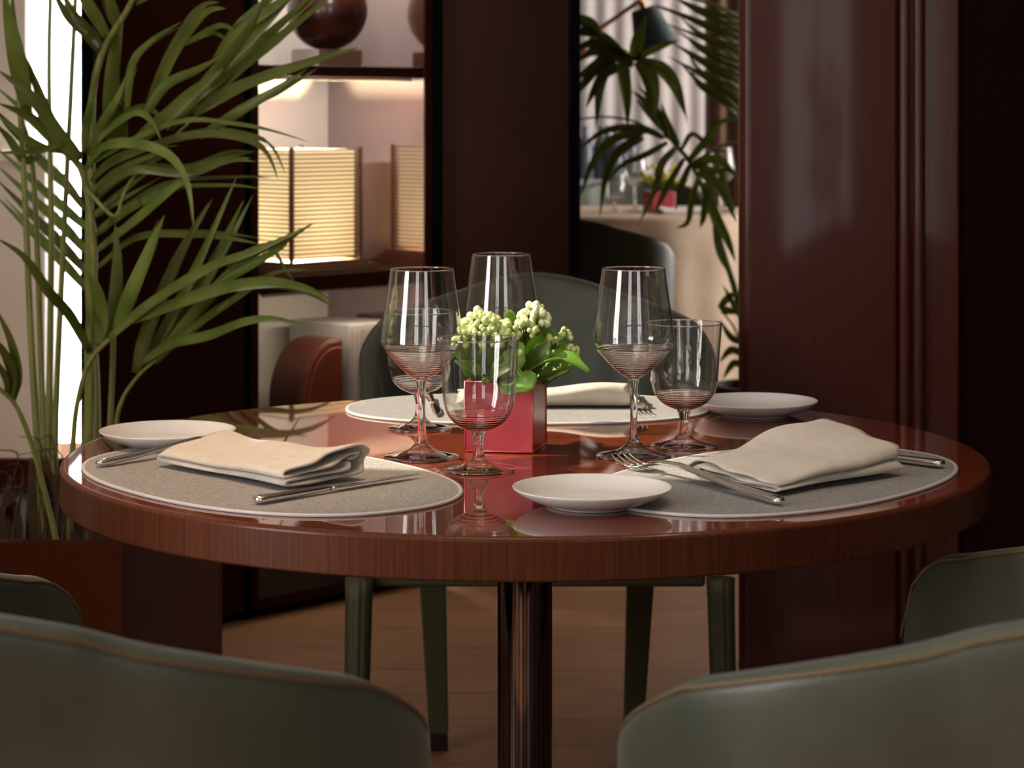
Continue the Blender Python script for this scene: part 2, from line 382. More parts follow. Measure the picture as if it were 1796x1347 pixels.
# far dining room
struct('wall_far', [span(-.165, 3.4, 11.2, 11.32, 0, CEIL)], M['wall'])
struct('wall_right_far', [span(3.2, 3.32, 5.5, 8.0, 0, CEIL), span(3.2, 3.32, 10.5, 11.2, 0, CEIL), span(3.2, 3.32, 8.0, 10.5, 0, .2), span(3.2, 3.32, 8.0, 10.5, 2.9, CEIL)], M['wall'])

def drape(name, x0, x1, y, z0, z1, m, amp, n, label, cat, group=None):
    b = MB(); N = n*8; vs = []; fs = []
    for z in (z0, z1):
        for i in range(N+1):
            vs.append((x0+(x1-x0)*i/N, y+amp*math.sin(2*PI*i/8), z))
    fs = [(i, i+1, N+2+i, N+1+i) for i in range(N)]
    b.add(vs, fs); o = b.build(name, m, smooth=True, solid=.004)
    return tag(o, label=label, cat=cat, group=group)
drape('curtain', .20, .935, 11.12, .02, CEIL-.02, M['grey_curtain'], .007, 8, 'pale grey pleated curtain behind the copper-armed lamp', 'curtain')
drape('curtain', .94, 1.6, 11.12, .02, CEIL-.02, M['brown_drape'], .035, 7, 'dark brown pleated curtain beside the pale grey one', 'curtain')

# ------------------------------------------------------------------ shelf unit
su = empty('shelf_unit', S0, AU, label='mahogany open shelf unit with cream back holding a slatted lamp and a ball', cat='shelf unit')
SW = (S1-S0).length
def sub(name, x0, x1, y0, y1, z0, z1, m, parent=su, bevel=0.0):
    b = MB(); b.box(*span(x0, x1, y0, y1, z0, z1)); return b.build(name, m, parent, bevel=bevel)
D = .37
sub('side_panel', -.012, .004, 0, D, .02, 2.6, M['mahog_v'], bevel=.002)
sub('side_panel', SW, SW+.020, 0, D, .02, 2.6, M['lacquer'])
sub('post', SW-.002, SW+.022, -.006, .0, .02, 2.6, M['mahog_v'])
sub('back_panel', .004, SW, D-.015, D, .05, 2.6, M['wallb'])
sub('bottom_board', .004, SW, 0, D-.015, .02, .04, M['mahog_v'])
sub('toe_rail', 0, SW, -.004, 0, .02, .045, M['mahog_v'])
for z0, z1 in ((.355, .38), (.738, .774), (1.238, 1.264), (1.76, 1.785), (2.575, 2.6)):
    sub('shelf', .004, SW, .0, D-.015, z0, z1, M['mahog_v'], bevel=.002)
for zz, e_, c_ in ((1.76, 3.0, (1, .93, .88)), (1.238, 1.5, (1, .93, .88)), (.738, .6, (1, .84, .66)), (.355, .12, (1, .84, .62))):  # strips and their lights are added to brighten the shelf bays
    sub('fill_strip', .03, SW-.03, .010, .026, zz-.008, zz-.0005, M['wallb'])
    l_ = light('shelf_fill', 'AREA', S0+U*(SW/2)+V*.020+Vector((0, 0, zz-.010)), e_, c_, shape='RECTANGLE', size=SW-.08, size_y=.014)
    l_.rotation_euler = (V*.62+Vector((0, 0, -1))).normalized().to_track_quat('-Z', 'Y').to_euler(); l_.rotation_euler = (math.radians(32), 0, AU)
def upt(x, y, z): return S0+U*x+V*y+Vector((0, 0, z))

# slatted lantern on the middle shelf
lp = upt(.262, .17, .774); lamp = empty('table_lamp', lp, AU, label='glowing wooden lantern with horizontal slats on the middle shelf', cat='lamp')
b = MB()
for i, (w_, h0, h1) in enumerate(((.30, 0, .009), (.285, .009, .018), (.25, .018, .027))): b.box(*span(-w_/2, w_/2, -.13+.004*i, .13-.004*i, h0, h1))
b.build('base', M['slat'], lamp, bevel=.001)
LW = .108
for sx in (-1, 1):
    for sy in (-1, 1):
        b = MB(); b.box(*span(sx*LW-.0045, sx*LW+.0045, sy*LW-.0045, sy*LW+.0045, .027, .298)); b.build('post', M['slat'], lamp)
for side in range(4):
    b = MB()
    for i in range(26):
        z = .034+i*.0102
        t = .0034
        if side == 0: b.box(*span(-LW+.006, LW-.006, -LW-.005, -LW+.005, z, z+t))
        if side == 1: b.box(*span(-LW+.006, LW-.006, LW-.005, LW+.005, z, z+t))
        if side == 2: b.box(*span(-LW-.005, -LW+.005, -LW+.006, LW-.006, z, z+t))
        if side == 3: b.box(*span(LW-.005, LW+.005, -LW+.006, LW-.006, z, z+t))
    sp = b.build('slat_panel', M['slat'], lamp)
    b = MB(); q_ = LW-.010
    b.box(*[span(-q_, q_, -q_-.0004, -q_+.0004, .032, .292), span(-q_, q_, q_-.0004, q_+.0004, .032, .292), span(-q_-.0004, -q_+.0004, -q_, q_, .032, .292), span(q_-.0004, q_+.0004, -q_, q_, .032, .292)][side])
    b.build('glow_diffuser', M['diffuser'], sp)  # diffuser sheet added behind the slats to fill the lantern with glow
b = MB(); b.lathe([(0, .03), (.022, .03), (.026, .05), (.022, .07), (.010, .08), (0, .085)], 24); b.build('bulb', M['glow'], lamp, smooth=True)
light('lantern_light', 'POINT', lp+Vector((0, 0, .115)), 70.0, (1.0, .86, .56), shadow_soft_size=.03)

# ball on its block, on the upper shelf
blk = empty('ball_ornament', upt(.325, .13, 1.264), AU, label='glossy dark brown ball on a two-tone block on the top shelf', cat='ornament')
b = MB(); b.box(*span(-.07, .07, -.05, .05, 0, .042)); b.build('block', M['brownwood'], blk, bevel=.002)
b = MB(); b.box(*span(-.0712, -.0695, -.049, .049, .001, .041)); b.build('pale_block_end', M['wallb'], blk)
b = MB(); b.lathe([(max(0, .098*math.sin(PI*i/32)) if 0 < i < 32 else 0, .138-.098*math.cos(PI*i/32)) for i in range(33)], 48); b.build('ball', M['sphere'], blk, smooth=True)

# pale box and quarter-round bookend on the lower shelf
bx = empty('storage_box', upt(.345, .06, .38), AU, label='pale grey box with ribbed front standing on the lower shelf', cat='box')
b = MB(); b.box(*span(-.012, .15, .0, .22, 0, .262)); b.build('body', M['box'], bx, bevel=.002)
b = MB(); b.box(*span(-.004, .145, -.0015, .001, .004, .25)); b.build('ribbed_face', M['pages'], bx)
qr = empty('bookend', upt(.17, .045, .38), AU, label='red-brown quarter-round bookend in front of the pale box', cat='bookend')
def quarter(x0, x1, y0, y1, h, nm, m, par):
    w_ = x1-x0; pts = [(x1, 0), (x1, h)]
    for i in range(1, 17):
        a = PI/2*i/16; pts.append((x1-.02-(w_-.02)*math.sin(a), h-(h*.62)*(1-math.cos(a))))
    pts.append((x0, 0)); n = len(pts)
    b = MB(); b.add([(x, y, z) for y in (y0, y1) for x, z in pts], [(i, (i+1) % n, n+(i+1) % n, n+i) for i in range(n)]+[tuple(range(n))[::-1], tuple(range(n, 2*n))])
    o = b.build(nm, m, par, bevel=.003); return o
quarter(0, .13, 0.004, .12, .235, 'body', M['terradark'], qr)
quarter(.006, .128, 0, .004, .230, 'front_face', M['terracotta'], qr)
quarter(.020, .125, -.003, 0, .215, 'inlay', M['terracotta'], qr)

# ------------------------------------------------------------------ chairs
def chair_mesh(arms=False):
    """wrap-round padded shell, plan: back curve and two arms; sitter looks along +Y"""
    W = .285; R = .17; yb = -.27; yf = .16
    path = []
    n0 = 10
    for i in range(n0): path.append((-(W-R)*i/n0*-1*-1, 0))
    # half path from the middle of the back to the front of the +x arm
    half = []
    for i in range(9): x = (W-R)*i/8; half.append((x, yb+.012*(x/(W-R))**2))
    for i in range(1, 15):
        a = -PI/2+PI/2*i/14; half.append((W-R+R*math.cos(a), yb+.012+R+R*math.sin(a)))
    y0 = half[-1][1]
    for i in range(1, 15): half.append((W, y0+(yf-y0)*i/14))
    # arclength
    s = [0]
    for a, c in zip(half, half[1:]): s.append(s[-1]+math.dist(a, c))
    if not arms:
        half = [p for p, u in zip(half, s) if u < .565]; s = s[:len(half)]
    T = [(0, .866), (.05, .860), (.10, .847), (.15, .831), (.20, .815), (.27, .792), (.315, .766), (.36, .740), (.40, .716)]
    T += [(.45, .698), (.50, .686), (s[-1]-.085, .674)] if arms else [(.43, .690), (.46, .655), (.50, .590), (.54, .515), (.565, .475)]
    e = s[-1]
    if arms:
        for i in range(1, 9):
            a = PI/2*i/8; T.append((e-.085+.085*math.sin(a), .674-.10*(1-math.cos(a))))
    def top(u): return interp(T, abs(u))
    full = [(-x, y, -u) for (x, y), u in reversed(list(zip(half, s)))][:-1]+[(x, y, u) for (x, y), u in zip(half, s)]
    rows = []
    n = len(full); zb = .42
    prof = 9
    th = .018
    vs = []; fs = []; K = 0
    topedge = []
    for i, (x, y, u) in enumerate(full):
        a = Vector(full[max(i-1, 0)][:2]); c = Vector(full[min(i+1, n-1)][:2]); t = (c-a).normalized(); nr = Vector((t.y, -t.x))   # outward
        zt = top(u); sec = []
        # outer side going up, over the rounded top, down the inner side
        for j in range(7):
            z = zb+(zt-.014-zb)*j/6; sec.append((th, z))
        for j in range(1, 8):
            an = PI*j/8; sec.append((th*math.cos(an), zt-.014+.014*math.sin(an)))
        for j in range(7):
            z = zt-.014-(zt-.014-zb)*j/6; bul = .012*math.sin(PI*j/6); sec.append((-th-bul, z))
        K = len(sec)
        for off, z in sec:
            lean = .075*max(0, (z-.45))/.4*max(0, 1-abs(u)/.42)
            vs.append((x+nr.x*(off+lean), y+nr.y*(off+lean), z))
        off = th*.80; z = zt-.0055; lean = .075*max(0, (z-.45))/.4*max(0, 1-abs(u)/.42)
        topedge.append(Vector((x+nr.x*(off+lean), y+nr.y*(off+lean), z)))
    for i in range(n-1):
        for j in range(K):
            l = (j+1) % K; fs.append((i*K+j, (i+1)*K+j, (i+1)*K+l, i*K+l))
    fs.append(tuple(range(K))); fs.append(tuple((n-1)*K+j for j in range(K))[::-1])
    b = MB(); b.add(vs, fs)
    return b, topedge
def make_chair(label, arms=False, cat='chair'):
    r = empty('armchair' if arms else 'dining_chair', (0, 0, 0), 0, label=label, cat=cat)
    b, te = chair_mesh(arms)
    o = b.build('backrest', M['leather'], r, smooth=True, sub=1)
    p = MB(); p.tube(te, .0020, 6); p.build('piping', M['seam'], o, smooth=True)
    b = MB(); b.box(*span(-.262, .262, -.24, .25, .435, .505)); s_ = b.build('seat', M['leather'], r, smooth=True, bevel=.03)
    b = MB(); b.box(*span(-.26, .26, -.22, .235, .412, .44)); b.build('seat_frame', M['leather_dk'], r, bevel=.006)
    for sx in (-1, 1):
        # front leg: round, tapering, with two stitched grooves
        b = MB(); vs = []; fs = []; seg = 48
        lv = [(.43, .0225), (.40, .0215), (.30, .0205), (.15, .0165), (.03, .0135), (0, .0130)]
        for z, rr in lv:
            for k_ in range(seg):
                a = 2*PI*k_/seg
                d = min(abs(k_-(seg*.25-2)), abs(k_-(seg*.25+2)))
                q = rr*(1-.12*math.exp(-d*d/.8))
                vs.append((sx*(.2865-.004*z/.4)+q*math.cos(a), .235+.06*(1-z/.4)+.02+q*math.sin(a), z))
        n = len(lv)
        for i in range(n-1):
            for k_ in range(seg):
                l = (k_+1) % seg; fs.append((i*seg+k_, (i+1)*seg+k_, (i+1)*seg+l, i*seg+l))
        fs.append(tuple(range(seg))); fs.append(tuple((n-1)*seg+k_ for k_ in range(seg))[::-1]); b.add(vs, fs)
        b.build('leg', M['leather_dk'], r, smooth=True)
        # rear leg: flat sided, leaning back, dark cap
        def rl(z0, z1, g, nm, m, par):
            b = MB(); vs = []
            for z in (z0, z1):
                h = (.022+.012*z/.4)*g*.5+.003; cx = sx*(.185-.010*(1-z/.4)); cy = -.20-.13*(1-z/.4)
                vs += [(cx-h, cy-h, z), (cx+h, cy-h, z), (cx+h, cy+h, z), (cx-h, cy+h, z)]
            b.add(vs, [(0,3,2,1),(4,5,6,7),(0,1,5,4),(1,2,6,5),(2,3,7,6),(3,0,4,7)]); return b.build(nm, m, par, bevel=.004)
        leg = rl(.035, .42, 1.28, 'leg', M['leather_dk'], r)
        rl(0, .037, 1.22, 'leg_cap', M['legcap'], leg)
    return r
ch0 = make_chair('olive leather dining chair across the table, facing us behind the flowers')
chF = dup(ch0, (.58, 10.24, 0), PI, label='olive chair on the sideboard side of the far table', cat='chair')
ch0.location = (.0437, 3.83, 0); ch0.rotation_euler = (0, 0, PI)
TH = math.radians(36)
chA = dup(ch0, (-.362, 1.72, 0), math.radians(-2), label='big olive chair seen from behind, on the planter side of the table', cat='chair')
chB = dup(ch0, (.376, 1.72, 0), math.radians(3), label='big olive chair seen from behind, on the column side of the table', cat='chair')
chC = make_chair('dark armchair of which one arm shows in front of the planter', True)
chC.location = (-.79, 2.51, 0); chC.rotation_euler = (0, 0, -TH)
chD = dup(chC, (.775, 2.63, 0), TH, label='dark armchair of which one arm shows beneath the mahogany column', cat='chair')
chE = dup(ch0, (.155, 6.62, 0), 0, label='shaded chair drawn up to the far table with the cloth', cat='chair')

# ------------------------------------------------------------------ table
TX, TY, TR, TZ = .0155, 2.76, .55, .75
tb = empty('dining_table', (TX, TY, 0), 0, label='large round glossy mahogany dining table on a black chrome post', cat='table')
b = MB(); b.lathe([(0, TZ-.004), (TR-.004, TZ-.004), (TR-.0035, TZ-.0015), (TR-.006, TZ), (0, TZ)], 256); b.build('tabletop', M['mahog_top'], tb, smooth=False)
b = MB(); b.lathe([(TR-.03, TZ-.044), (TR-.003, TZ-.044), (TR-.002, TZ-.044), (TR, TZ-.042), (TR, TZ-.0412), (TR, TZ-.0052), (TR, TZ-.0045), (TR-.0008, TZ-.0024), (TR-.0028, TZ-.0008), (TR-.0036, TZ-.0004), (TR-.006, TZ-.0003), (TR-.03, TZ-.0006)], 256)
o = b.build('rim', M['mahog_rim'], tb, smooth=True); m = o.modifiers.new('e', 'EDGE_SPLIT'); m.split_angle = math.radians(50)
b = MB(); b.lathe([(0, TZ-.036), (TR-.03, TZ-.036), (TR-.03, TZ-.004), (0, TZ-.005)], 96); b.build('underside', M['mahog_dark'], tb)
b = MB(); b.lathe([(0, .012), (.033, .012), (.033, TZ-.036), (0, TZ-.036)], 48); b.build('post', M['chrome'], tb, smooth=True).modifiers.new('e', 'EDGE_SPLIT')
b = MB(); b.lathe([(0, 0), (.27, 0), (.272, .004), (.268, .010), (.06, .013), (0, .013)], 96); b.build('base', M['chrome'], tb, smooth=True)

# ------------------------------------------------------------------ placemats
def placemat(cx, cy, ax, ay, ang, label):
    r = empty('placemat', (cx, cy, TZ), ang, label=label, cat='placemat', group='woven oval placemats on the round table')
    n = 160; e = 2.25
    def ring(k, z): return [(math.copysign(abs(math.cos(2*PI*i/n))**(2/e), math.cos(2*PI*i/n))*(ax-k), math.copysign(abs(math.sin(2*PI*i/n))**(2/e), math.sin(2*PI*i/n))*(ay-k), z) for i in range(n)]
    b = MB(); b.add(ring(.004, .0006)+ring(.004, .0031), [tuple(range(n))[::-1], tuple(range(n, 2*n))]+[(i, (i+1) % n, n+(i+1) % n, n+i) for i in range(n)]); b.build('woven_field', M['mat'], r)
    b = MB(); R = [ring(0, .0004), ring(-.0007, .0018), ring(0, .0032), ring(.0035, .0034), ring(.004, .0029)]
    vs = sum(R, []); fs = []
    for k in range(4):
        for i in range(n): j = (i+1) % n; fs.append((k*n+i, k*n+j, (k+1)*n+j, (k+1)*n+i))
    b.add(vs, fs); b.build('binding', M['mat_edge'], r, smooth=True)
    return r
MZ = TZ+.0034
placemat(-.275, 2.563, .272, .170, math.atan2(-.79, .61), 'grey woven placemat under the napkin and knife nearest the palm')
placemat(.297, 2.556, .268, .166, math.atan2(.80, .60), 'pale woven placemat with one side sunlit, beside the front plate')
placemat(.022, 3.150, .250, .160, 0, 'pale woven placemat behind the flower pot')

# ------------------------------------------------------------------ plates
def plate(loc, label, first=None):
    if first: return dup(first, loc, 0, label=label)
    r = empty('side_plate', loc, 0, label=label, cat='plate', group='white side plates')
    pr = [(0, .0055), (.045, .0055), (.058, .0075), (.070, .0125), (.079, .0185), (.0825, .0212), (.0835, .0205), (.0825, .0188), (.076, .0135), (.064, .0075), (.050, .0030), (.046, .0028), (.045, .0), (.041, .0), (.040, .0022), (0, .0026)]
    b = MB(); b.lathe(pr, 128); b.build('dish', M['china'], r, smooth=True, sub=1)
    return r
pl0 = plate((-.422, 2.808, TZ), 'white side plate at the table edge beside the palm')
plate((.0835, 2.385, TZ), 'white side plate closest to us, between the two big chairs', pl0)
plate((.329, 3.09, TZ), 'white side plate in front of the mahogany column', pl0)

# ------------------------------------------------------------------ glasses
def glass_thing(name, prof_out, th, stem, foot, loc, label, cat, group, thick):
    """prof_out: (r,z) of the bowl from its bottom to the rim"""
    r = empty(name, loc, 0, label=label, cat=cat, group=group)
    P_ = [Vector((a, 0, c)) for a, c in prof_out]
    sm = spline(P_, 40); out = [(v.x, v.z) for v in sm]
    # bowl wall: outer surface, rim, inner surface stopping in a thick bottom
    z0 = out[0][1]; fine = [(v.x, v.z) for v in spline(P_, 160)]
    up = [p for p in fine if p[1] >= thick]; lo = [p for p in fine if p[1] <= thick]; lo.append(up[0])
    b = MB(); b.lathe(up, 96); bowl = b.build('bowl', M['thin'], r, smooth=True)
    b = MB(); b.lathe([(a-th, c) for a, c in up], 96); b.build('bowl_inside', M['thin'], bowl, smooth=True)
    rr, rz = out[-1]; n = 96
    # thick lower part of the bowl: solid glass, slightly rippled inside
    tk = lambda c: th+.0050*((thick-c)/(thick-z0))**2
    inner = [(a-tk(c)*.9+.00022*math.sin(c*2300), c+tk(c)*.45) for a, c in lo if a > tk(c)*1.15]
    inner = [(a, min(c, thick)) for a, c in inner if a > .001]
    b = MB(); b.lathe([(0, z0-.0006)]+lo+inner[::-1]+[(0, inner[0][1]-.0004)], 96); b.build('bowl_base', M['glass'], bowl, smooth=True)
    tv = []; tf = []
    for i in range(n):
        a = 2*PI*i/n
        for k in range(6):
            q = 2*PI*k/6; rad = rr-th/2+.00085*math.cos(q); tv.append((rad*math.cos(a), rad*math.sin(a), rz+.00085*math.sin(q)))
    for i in range(n):
        for k in range(6):
            j = (i+1) % n; l = (k+1) % 6; tf.append((i*6+k, i*6+l, j*6+l, j*6+k))
    b = MB(); b.add(tv, tf); b.build('rim', M['glass'], r, smooth=True)
    b = MB(); b.lathe([(v.x, v.z) for v in spline([Vector((a, 0, c)) for a, c in stem], 24)]+[(0, stem[-1][1])], 48)
    b.build('stem', M['glass'], r, smooth=True)
    b = MB(); b.lathe([(0, 0)]+foot+[(0, foot[-1][1])], 96); b.build('foot', M['foot'], r, smooth=True)
    return r
wine_bowl = [(.0045, .092), (.012, .0965), (.022, .104), (.034, .116), (.0445, .128), (.0485, .1365), (.0485, .143), (.0465, .162), (.0425, .188), (.0375, .2235)]
wine_stem = [(.0088, .0165), (.0064, .022), (.0048, .034), (.0042, .050), (.0044, .070), (.0052, .084), (.0075, .093)]
wine_foot = [(.030, 0), (.0440, .0004), (.0448, .0014), (.0440, .0026), (.034, .0045), (.023, .0075), (.014, .0115), (.0090, .0165)]
gob_bowl = [(.006, .0455), (.014, .0475), (.026, .0535), (.035, .063), (.0400, .076), (.0418, .090), (.0430, .110), (.0452, .136), (.0462, .1515)]
gob_stem = [(.0090, .0135), (.0068, .018), (.0055, .025), (.0052, .032), (.0068, .040), (.0095, .0465)]
gob_foot = [(.026, 0), (.0400, .0004), (.0410, .0014), (.0402, .0028), (.030, .0045), (.020, .0070), (.0130, .0100), (.0090, .0138)]
gw = 'tall tapered wine glasses'; gg = 'short stemmed water goblets'
w0 = glass_thing('wine_glass', wine_bowl, .0010, wine_stem, wine_foot, (-.1068, 2.71, TZ), 'tall wine glass in front of another goblet, beside the flower pot', 'glass', gw, .130)
dup(w0, (.1445, 2.72, TZ), 0, label='tall wine glass standing alone on the open side of the flowers, facing the fork tines')
dup(w0, (-.0140, 2.985, TZ), 0, label='tall wine glass behind the flowers, its stem hidden by the pot')
g0 = glass_thing('water_goblet', gob_bowl, .0010, gob_stem, gob_foot, (-.0378, 2.615, TZ), 'water goblet standing directly in front of the red pot', 'glass', gg, .066)
dup(g0, (.2105, 2.80, TZ), 0, label='water goblet next to the white plate by the column')
dup(g0, (-.1190, 2.955, TZ), 0, label='water goblet seen through the wine glass, at the rear placemat edge')

# ------------------------------------------------------------------ napkins
def napkin(loc, ang, L, Wd, label, layers=4, puff=1.0, seed=1, tilt=0.0, grow=(1.0, 1.0)):
    r = empty('napkin', loc, ang, label=label, cat='napkin', group='folded cream linen napkins')
    pts = [(.112,.0125),(.105,.0080),(.08,.0065),(.04,.0058),(.008,.0058),(.0008,.0036),(.006,.0016),(.04,.0016),(.09,.0018),(.122,.0030),(.135,.0085),(.1375,.0155),(.132,.0225),
           (.118,.0258),(.09,.0245),(.05,.0190),(.012,.0145),(.0015,.0112),(.006,.0084),(.04,.0100),(.08,.0135),(.110,.0182),(.121,.0188),(.124,.0160),(.116,.0145)]
    pts = [(a*Wd/.1375, c*puff) for a, c in pts]
    path = spline([Vector((0, a, c)) for a, c in pts], 150)
    th = .0013; n = len(path); vs = []; fs = []; NS = 28
    prof = []
    for i, p in enumerate(path):
        t = (path[min(i+1, n-1)]-path[max(i-1, 0)]); t.normalize(); prof.append((p, Vector((0, -t.z, t.y))))
    loop = [(p+nn*th) for p, nn in prof]+[(p-nn*th) for p, nn in reversed(prof)]
    K = len(loop)
    for j in range(NS+1):
        x = L*j/NS; u = j/NS
        for p in loop:
            hh = p.z/(.026*puff)
            dz = hh*(.0045*math.sin(u*3.3+seed)+.0018*math.sin(u*11+p.y*30+seed*2))*puff
            dy = .0025*math.sin(u*7+p.z*140+seed)+hh*.003*math.sin(u*4+seed)
            dx = (1-2*u)*.004*math.sin(p.y*60+p.z*300+seed)
            vs.append((x+dx, p.y+dy, max(.0004, p.z*(grow[0]+(grow[1]-grow[0])*u)+dz+tilt*u*hh)))
    for j in range(NS):
        for k in range(K):
            l = (k+1) % K; fs.append((j*K+k, j*K+l, (j+1)*K+l, (j+1)*K+k))
    # end caps between the two sides of the cloth
    for e in (0, NS):
        for i in range(n-1):
            a = e*K+i; c = e*K+K-1-i; fs.append((a, a+1, c-1, c))
    b = MB(); b.add(vs, fs); b.build('folded_cloth', M['linen'], r, smooth=True)
    return r
napkin((-.404, 2.628, MZ+.004), math.radians(-47), .235, .112, 'folded cream napkin between the fork and the knife on the grey placemat', 4, 1.2, 3, 0, (.78, 1.12))
napkin((.280, 2.420, MZ+.005), math.radians(42), .21, .130, 'folded cream napkin fanned at its end on the half-sunlit placemat', 4, 1.25, 5, .004, (.75, 1.2))
napkin((.163, 3.235, MZ+.001), PI, .235, .105, 'sunlit rolled-edge napkin behind the flower pot', 4, 1.0, 8)

# ------------------------------------------------------------------ cutlery
def loft(b, secs, seg=14):
    vs = []; fs = []
    for x, y, z, wy, hz in secs:
        for k in range(seg):
            a = 2*PI*k/seg; c, s = math.cos(a), math.sin(a)
            vs.append((x, y+wy*math.copysign(abs(c)**.8, c), z+hz*math.copysign(abs(s)**.8, s)))
    n = len(secs)
    for i in range(n-1):
        for k in range(seg):
            l = (k+1) % seg; fs.append((i*seg+k, i*seg+l, (i+1)*seg+l, (i+1)*seg+k))
    fs.append(tuple(range(seg))[::-1]); fs.append(tuple((n-1)*seg+k for k in range(seg))); b.add(vs, fs)
def fork(loc, ang, L, label):
    r = empty('fork', loc, ang, label=label, cat='fork', group='table forks')
    k = (L-.067)/.145
    b = MB(); k2 = 1+(k-1)*.3; hs = [(0, .0045, .0028, .0020), (.002, .0045, .0052, .0032), (.010, .0046, .0060, .0036), (.04, .0062, .0052, .0033), (.08, .0105, .0040, .0028), (.11, .0135, .0031, .0025), (.132, .0120, .0028, .0023), (.146, .0085, .0034, .0020)]
    loft(b, [(x*k, 0, z*k2, w_*k2, h_*k2) for x, z, w_, h_ in hs]); b.build('handle', M['steel'], r, smooth=True)
    b = MB(); loft(b, [(x-.145+.145*k, 0, z*k2, w_*k2, .0011) for x, z, w_ in ((.145, .0088, .0034), (.150, .0068, .0075), (.156, .0050, .0112), (.164, .0040, .0122), (.168, .0040, .0120))])
    for t in (-1.5, -.5, .5, 1.5):
        y = t*.0068
        loft(b, [(x-.145+.145*k, yy*k2, z*k2, w_*k2, .0009) for x, yy, z, w_ in ((.166, y, .0040, .0021), (.180, y, .0042, .0018), (.195, y*.97, .0062, .0015), (.208, y*.95, .0098, .0010), (.212, y*.94, .0110, .0004))], 8)
    b.build('tines', M['steel'], r, smooth=True)
    return r
def knife(loc, ang, L, label):
    r = empty('knife', loc, ang, label=label, cat='knife', group='table knives'); k = L/.22
    b = MB(); loft(b, [(x*k, 0, .0048*k, w_*k, h_*k) for x, w_, h_ in ((0, .0030, .0022), (.002, .0062, .0036), (.008, .0072, .0042), (.05, .0058, .0038), (.085, .0046, .0032), (.092, .0040, .0030), (.098, .0042, .0024))]); b.build('handle', M['steel'], r, smooth=True)
    b = MB(); loft(b, [(x*k, y*k, .0042*k, w_*k, h_*k) for x, y, w_, h_ in ((.097, 0, .0040, .0022), (.104, .0008, .0058, .0011), (.14, .0012, .0072, .0009), (.18, .0008, .0066, .0008), (.21, -.0014, .0040, .0006), (.220, -.0034, .0010, .0004))]); b.build('blade', M['steel'], r, smooth=True)
    return r
fork((-.474, 2.617, MZ), math.atan2(2.834-2.617, -.302+.474), .272, 'silver fork lying half under the napkin nearest the palm')
knife((-.266, 2.372, MZ), math.atan2(2.545-2.372, -.106+.266), .236, 'silver knife beside the napkin on the grey placemat')
fork((.2785, 2.362, MZ), math.atan2(2.650-2.362, .118-.2785), .318, 'long silver fork tucked behind the plate closest to us')
knife((.492, 2.610, MZ), math.atan2(.16, -.17), .24, 'silver knife whose handle sticks out beyond the fanned napkin')
fork((.176, 3.27, MZ), -PI/2-.02, .20, 'silver fork pointing at us on the placemat behind the flowers')
knife((-.118, 3.24, MZ), -PI/2+.1, .20, 'silver knife on the rear placemat behind the goblets')

# ------------------------------------------------------------------ flowers in the red pot
RZ = math.radians(-12); HP = .0415
pc = Vector((-.0160, 2.749, 0))+Matrix.Rotation(RZ, 3, 'Z') @ Vector((0, HP, 0))
kp = empty('potted_flower', (pc.x, pc.y, TZ), RZ, label='pale green budding flower plant in a square red leather pot', cat='plant')
b = MB()
hp = .086; th = .004
for (x0, x1, y0, y1) in ((-HP, HP, -HP, -HP+th), (-HP, HP, HP-th, HP), (-HP, -HP+th, -HP+th, HP-th), (HP-th, HP, -HP+th, HP-th)): b.box(*span(x0, x1, y0, y1, .001, hp))
b.box(*span(-HP+th, HP-th, -HP+th, HP-th, .001, .01)); pot = b.build('pot', M['pot'], kp, bevel=.0009)
b = MB()
for sx in (-1, 1):
    for sy in (-1, 1): b.tube([(sx*HP, sy*HP, .001), (sx*HP, sy*HP, hp)], .0011, 6)
for z in (.002, hp-.001):
    for (a, c) in (((-HP, -HP), (HP, -HP)), ((HP, -HP), (HP, HP)), ((HP, HP), (-HP, HP)), ((-HP, HP), (-HP, -HP))): b.tube([(a[0], a[1], z), (c[0], c[1], z)], .0010, 6)
b.build('seam', M['pot'], pot, smooth=True)
b = MB(); b.box(*span(-HP+th, HP-th, -HP+th, HP-th, .01, .072)); b.build('soil', M['soil'], kp)
INV = (Matrix.Translation((pc.x, pc.y, TZ)) @ Matrix.Rotation(RZ, 4, 'Z')).inverted()
def loc_(px, py, Y): return INV @ P(px, py, Y)
core = Vector((0, 0, .075))
def broad_leaf(pts, width, nrm, wave=.25, parent=kp, m=None):
    """broad scalloped leaf"""
    pts = spline(pts, 13); n = len(pts); b = MB(); vs = []; fs = []
    for i, p in enumerate(pts):
        t = (pts[min(i+1, n-1)]-pts[max(i-1, 0)]).normalized(); u = i/(n-1)
        ww = width*.5*(.12+.88*max(0, math.sin(PI*u**.62))**.8)*(1+.13*math.sin(u*22)) if u < 1 else width*.03
        sd = t.cross(nrm).normalized(); up = sd.cross(t).normalized()
        for k in range(-3, 4):
            q = k/3; vs.append(p+sd*ww*q+up*(ww*.35*q*q+wave*ww*.35*math.sin(u*10+k)*abs(q)))
    for i in range(n-1):
        for k in range(6): a = i*7+k; fs.append((a, a+1, a+8, a+7))
    b.add(vs, fs); return b.build('leaf', m or M['kleaf'], parent, smooth=True, solid=.0009)
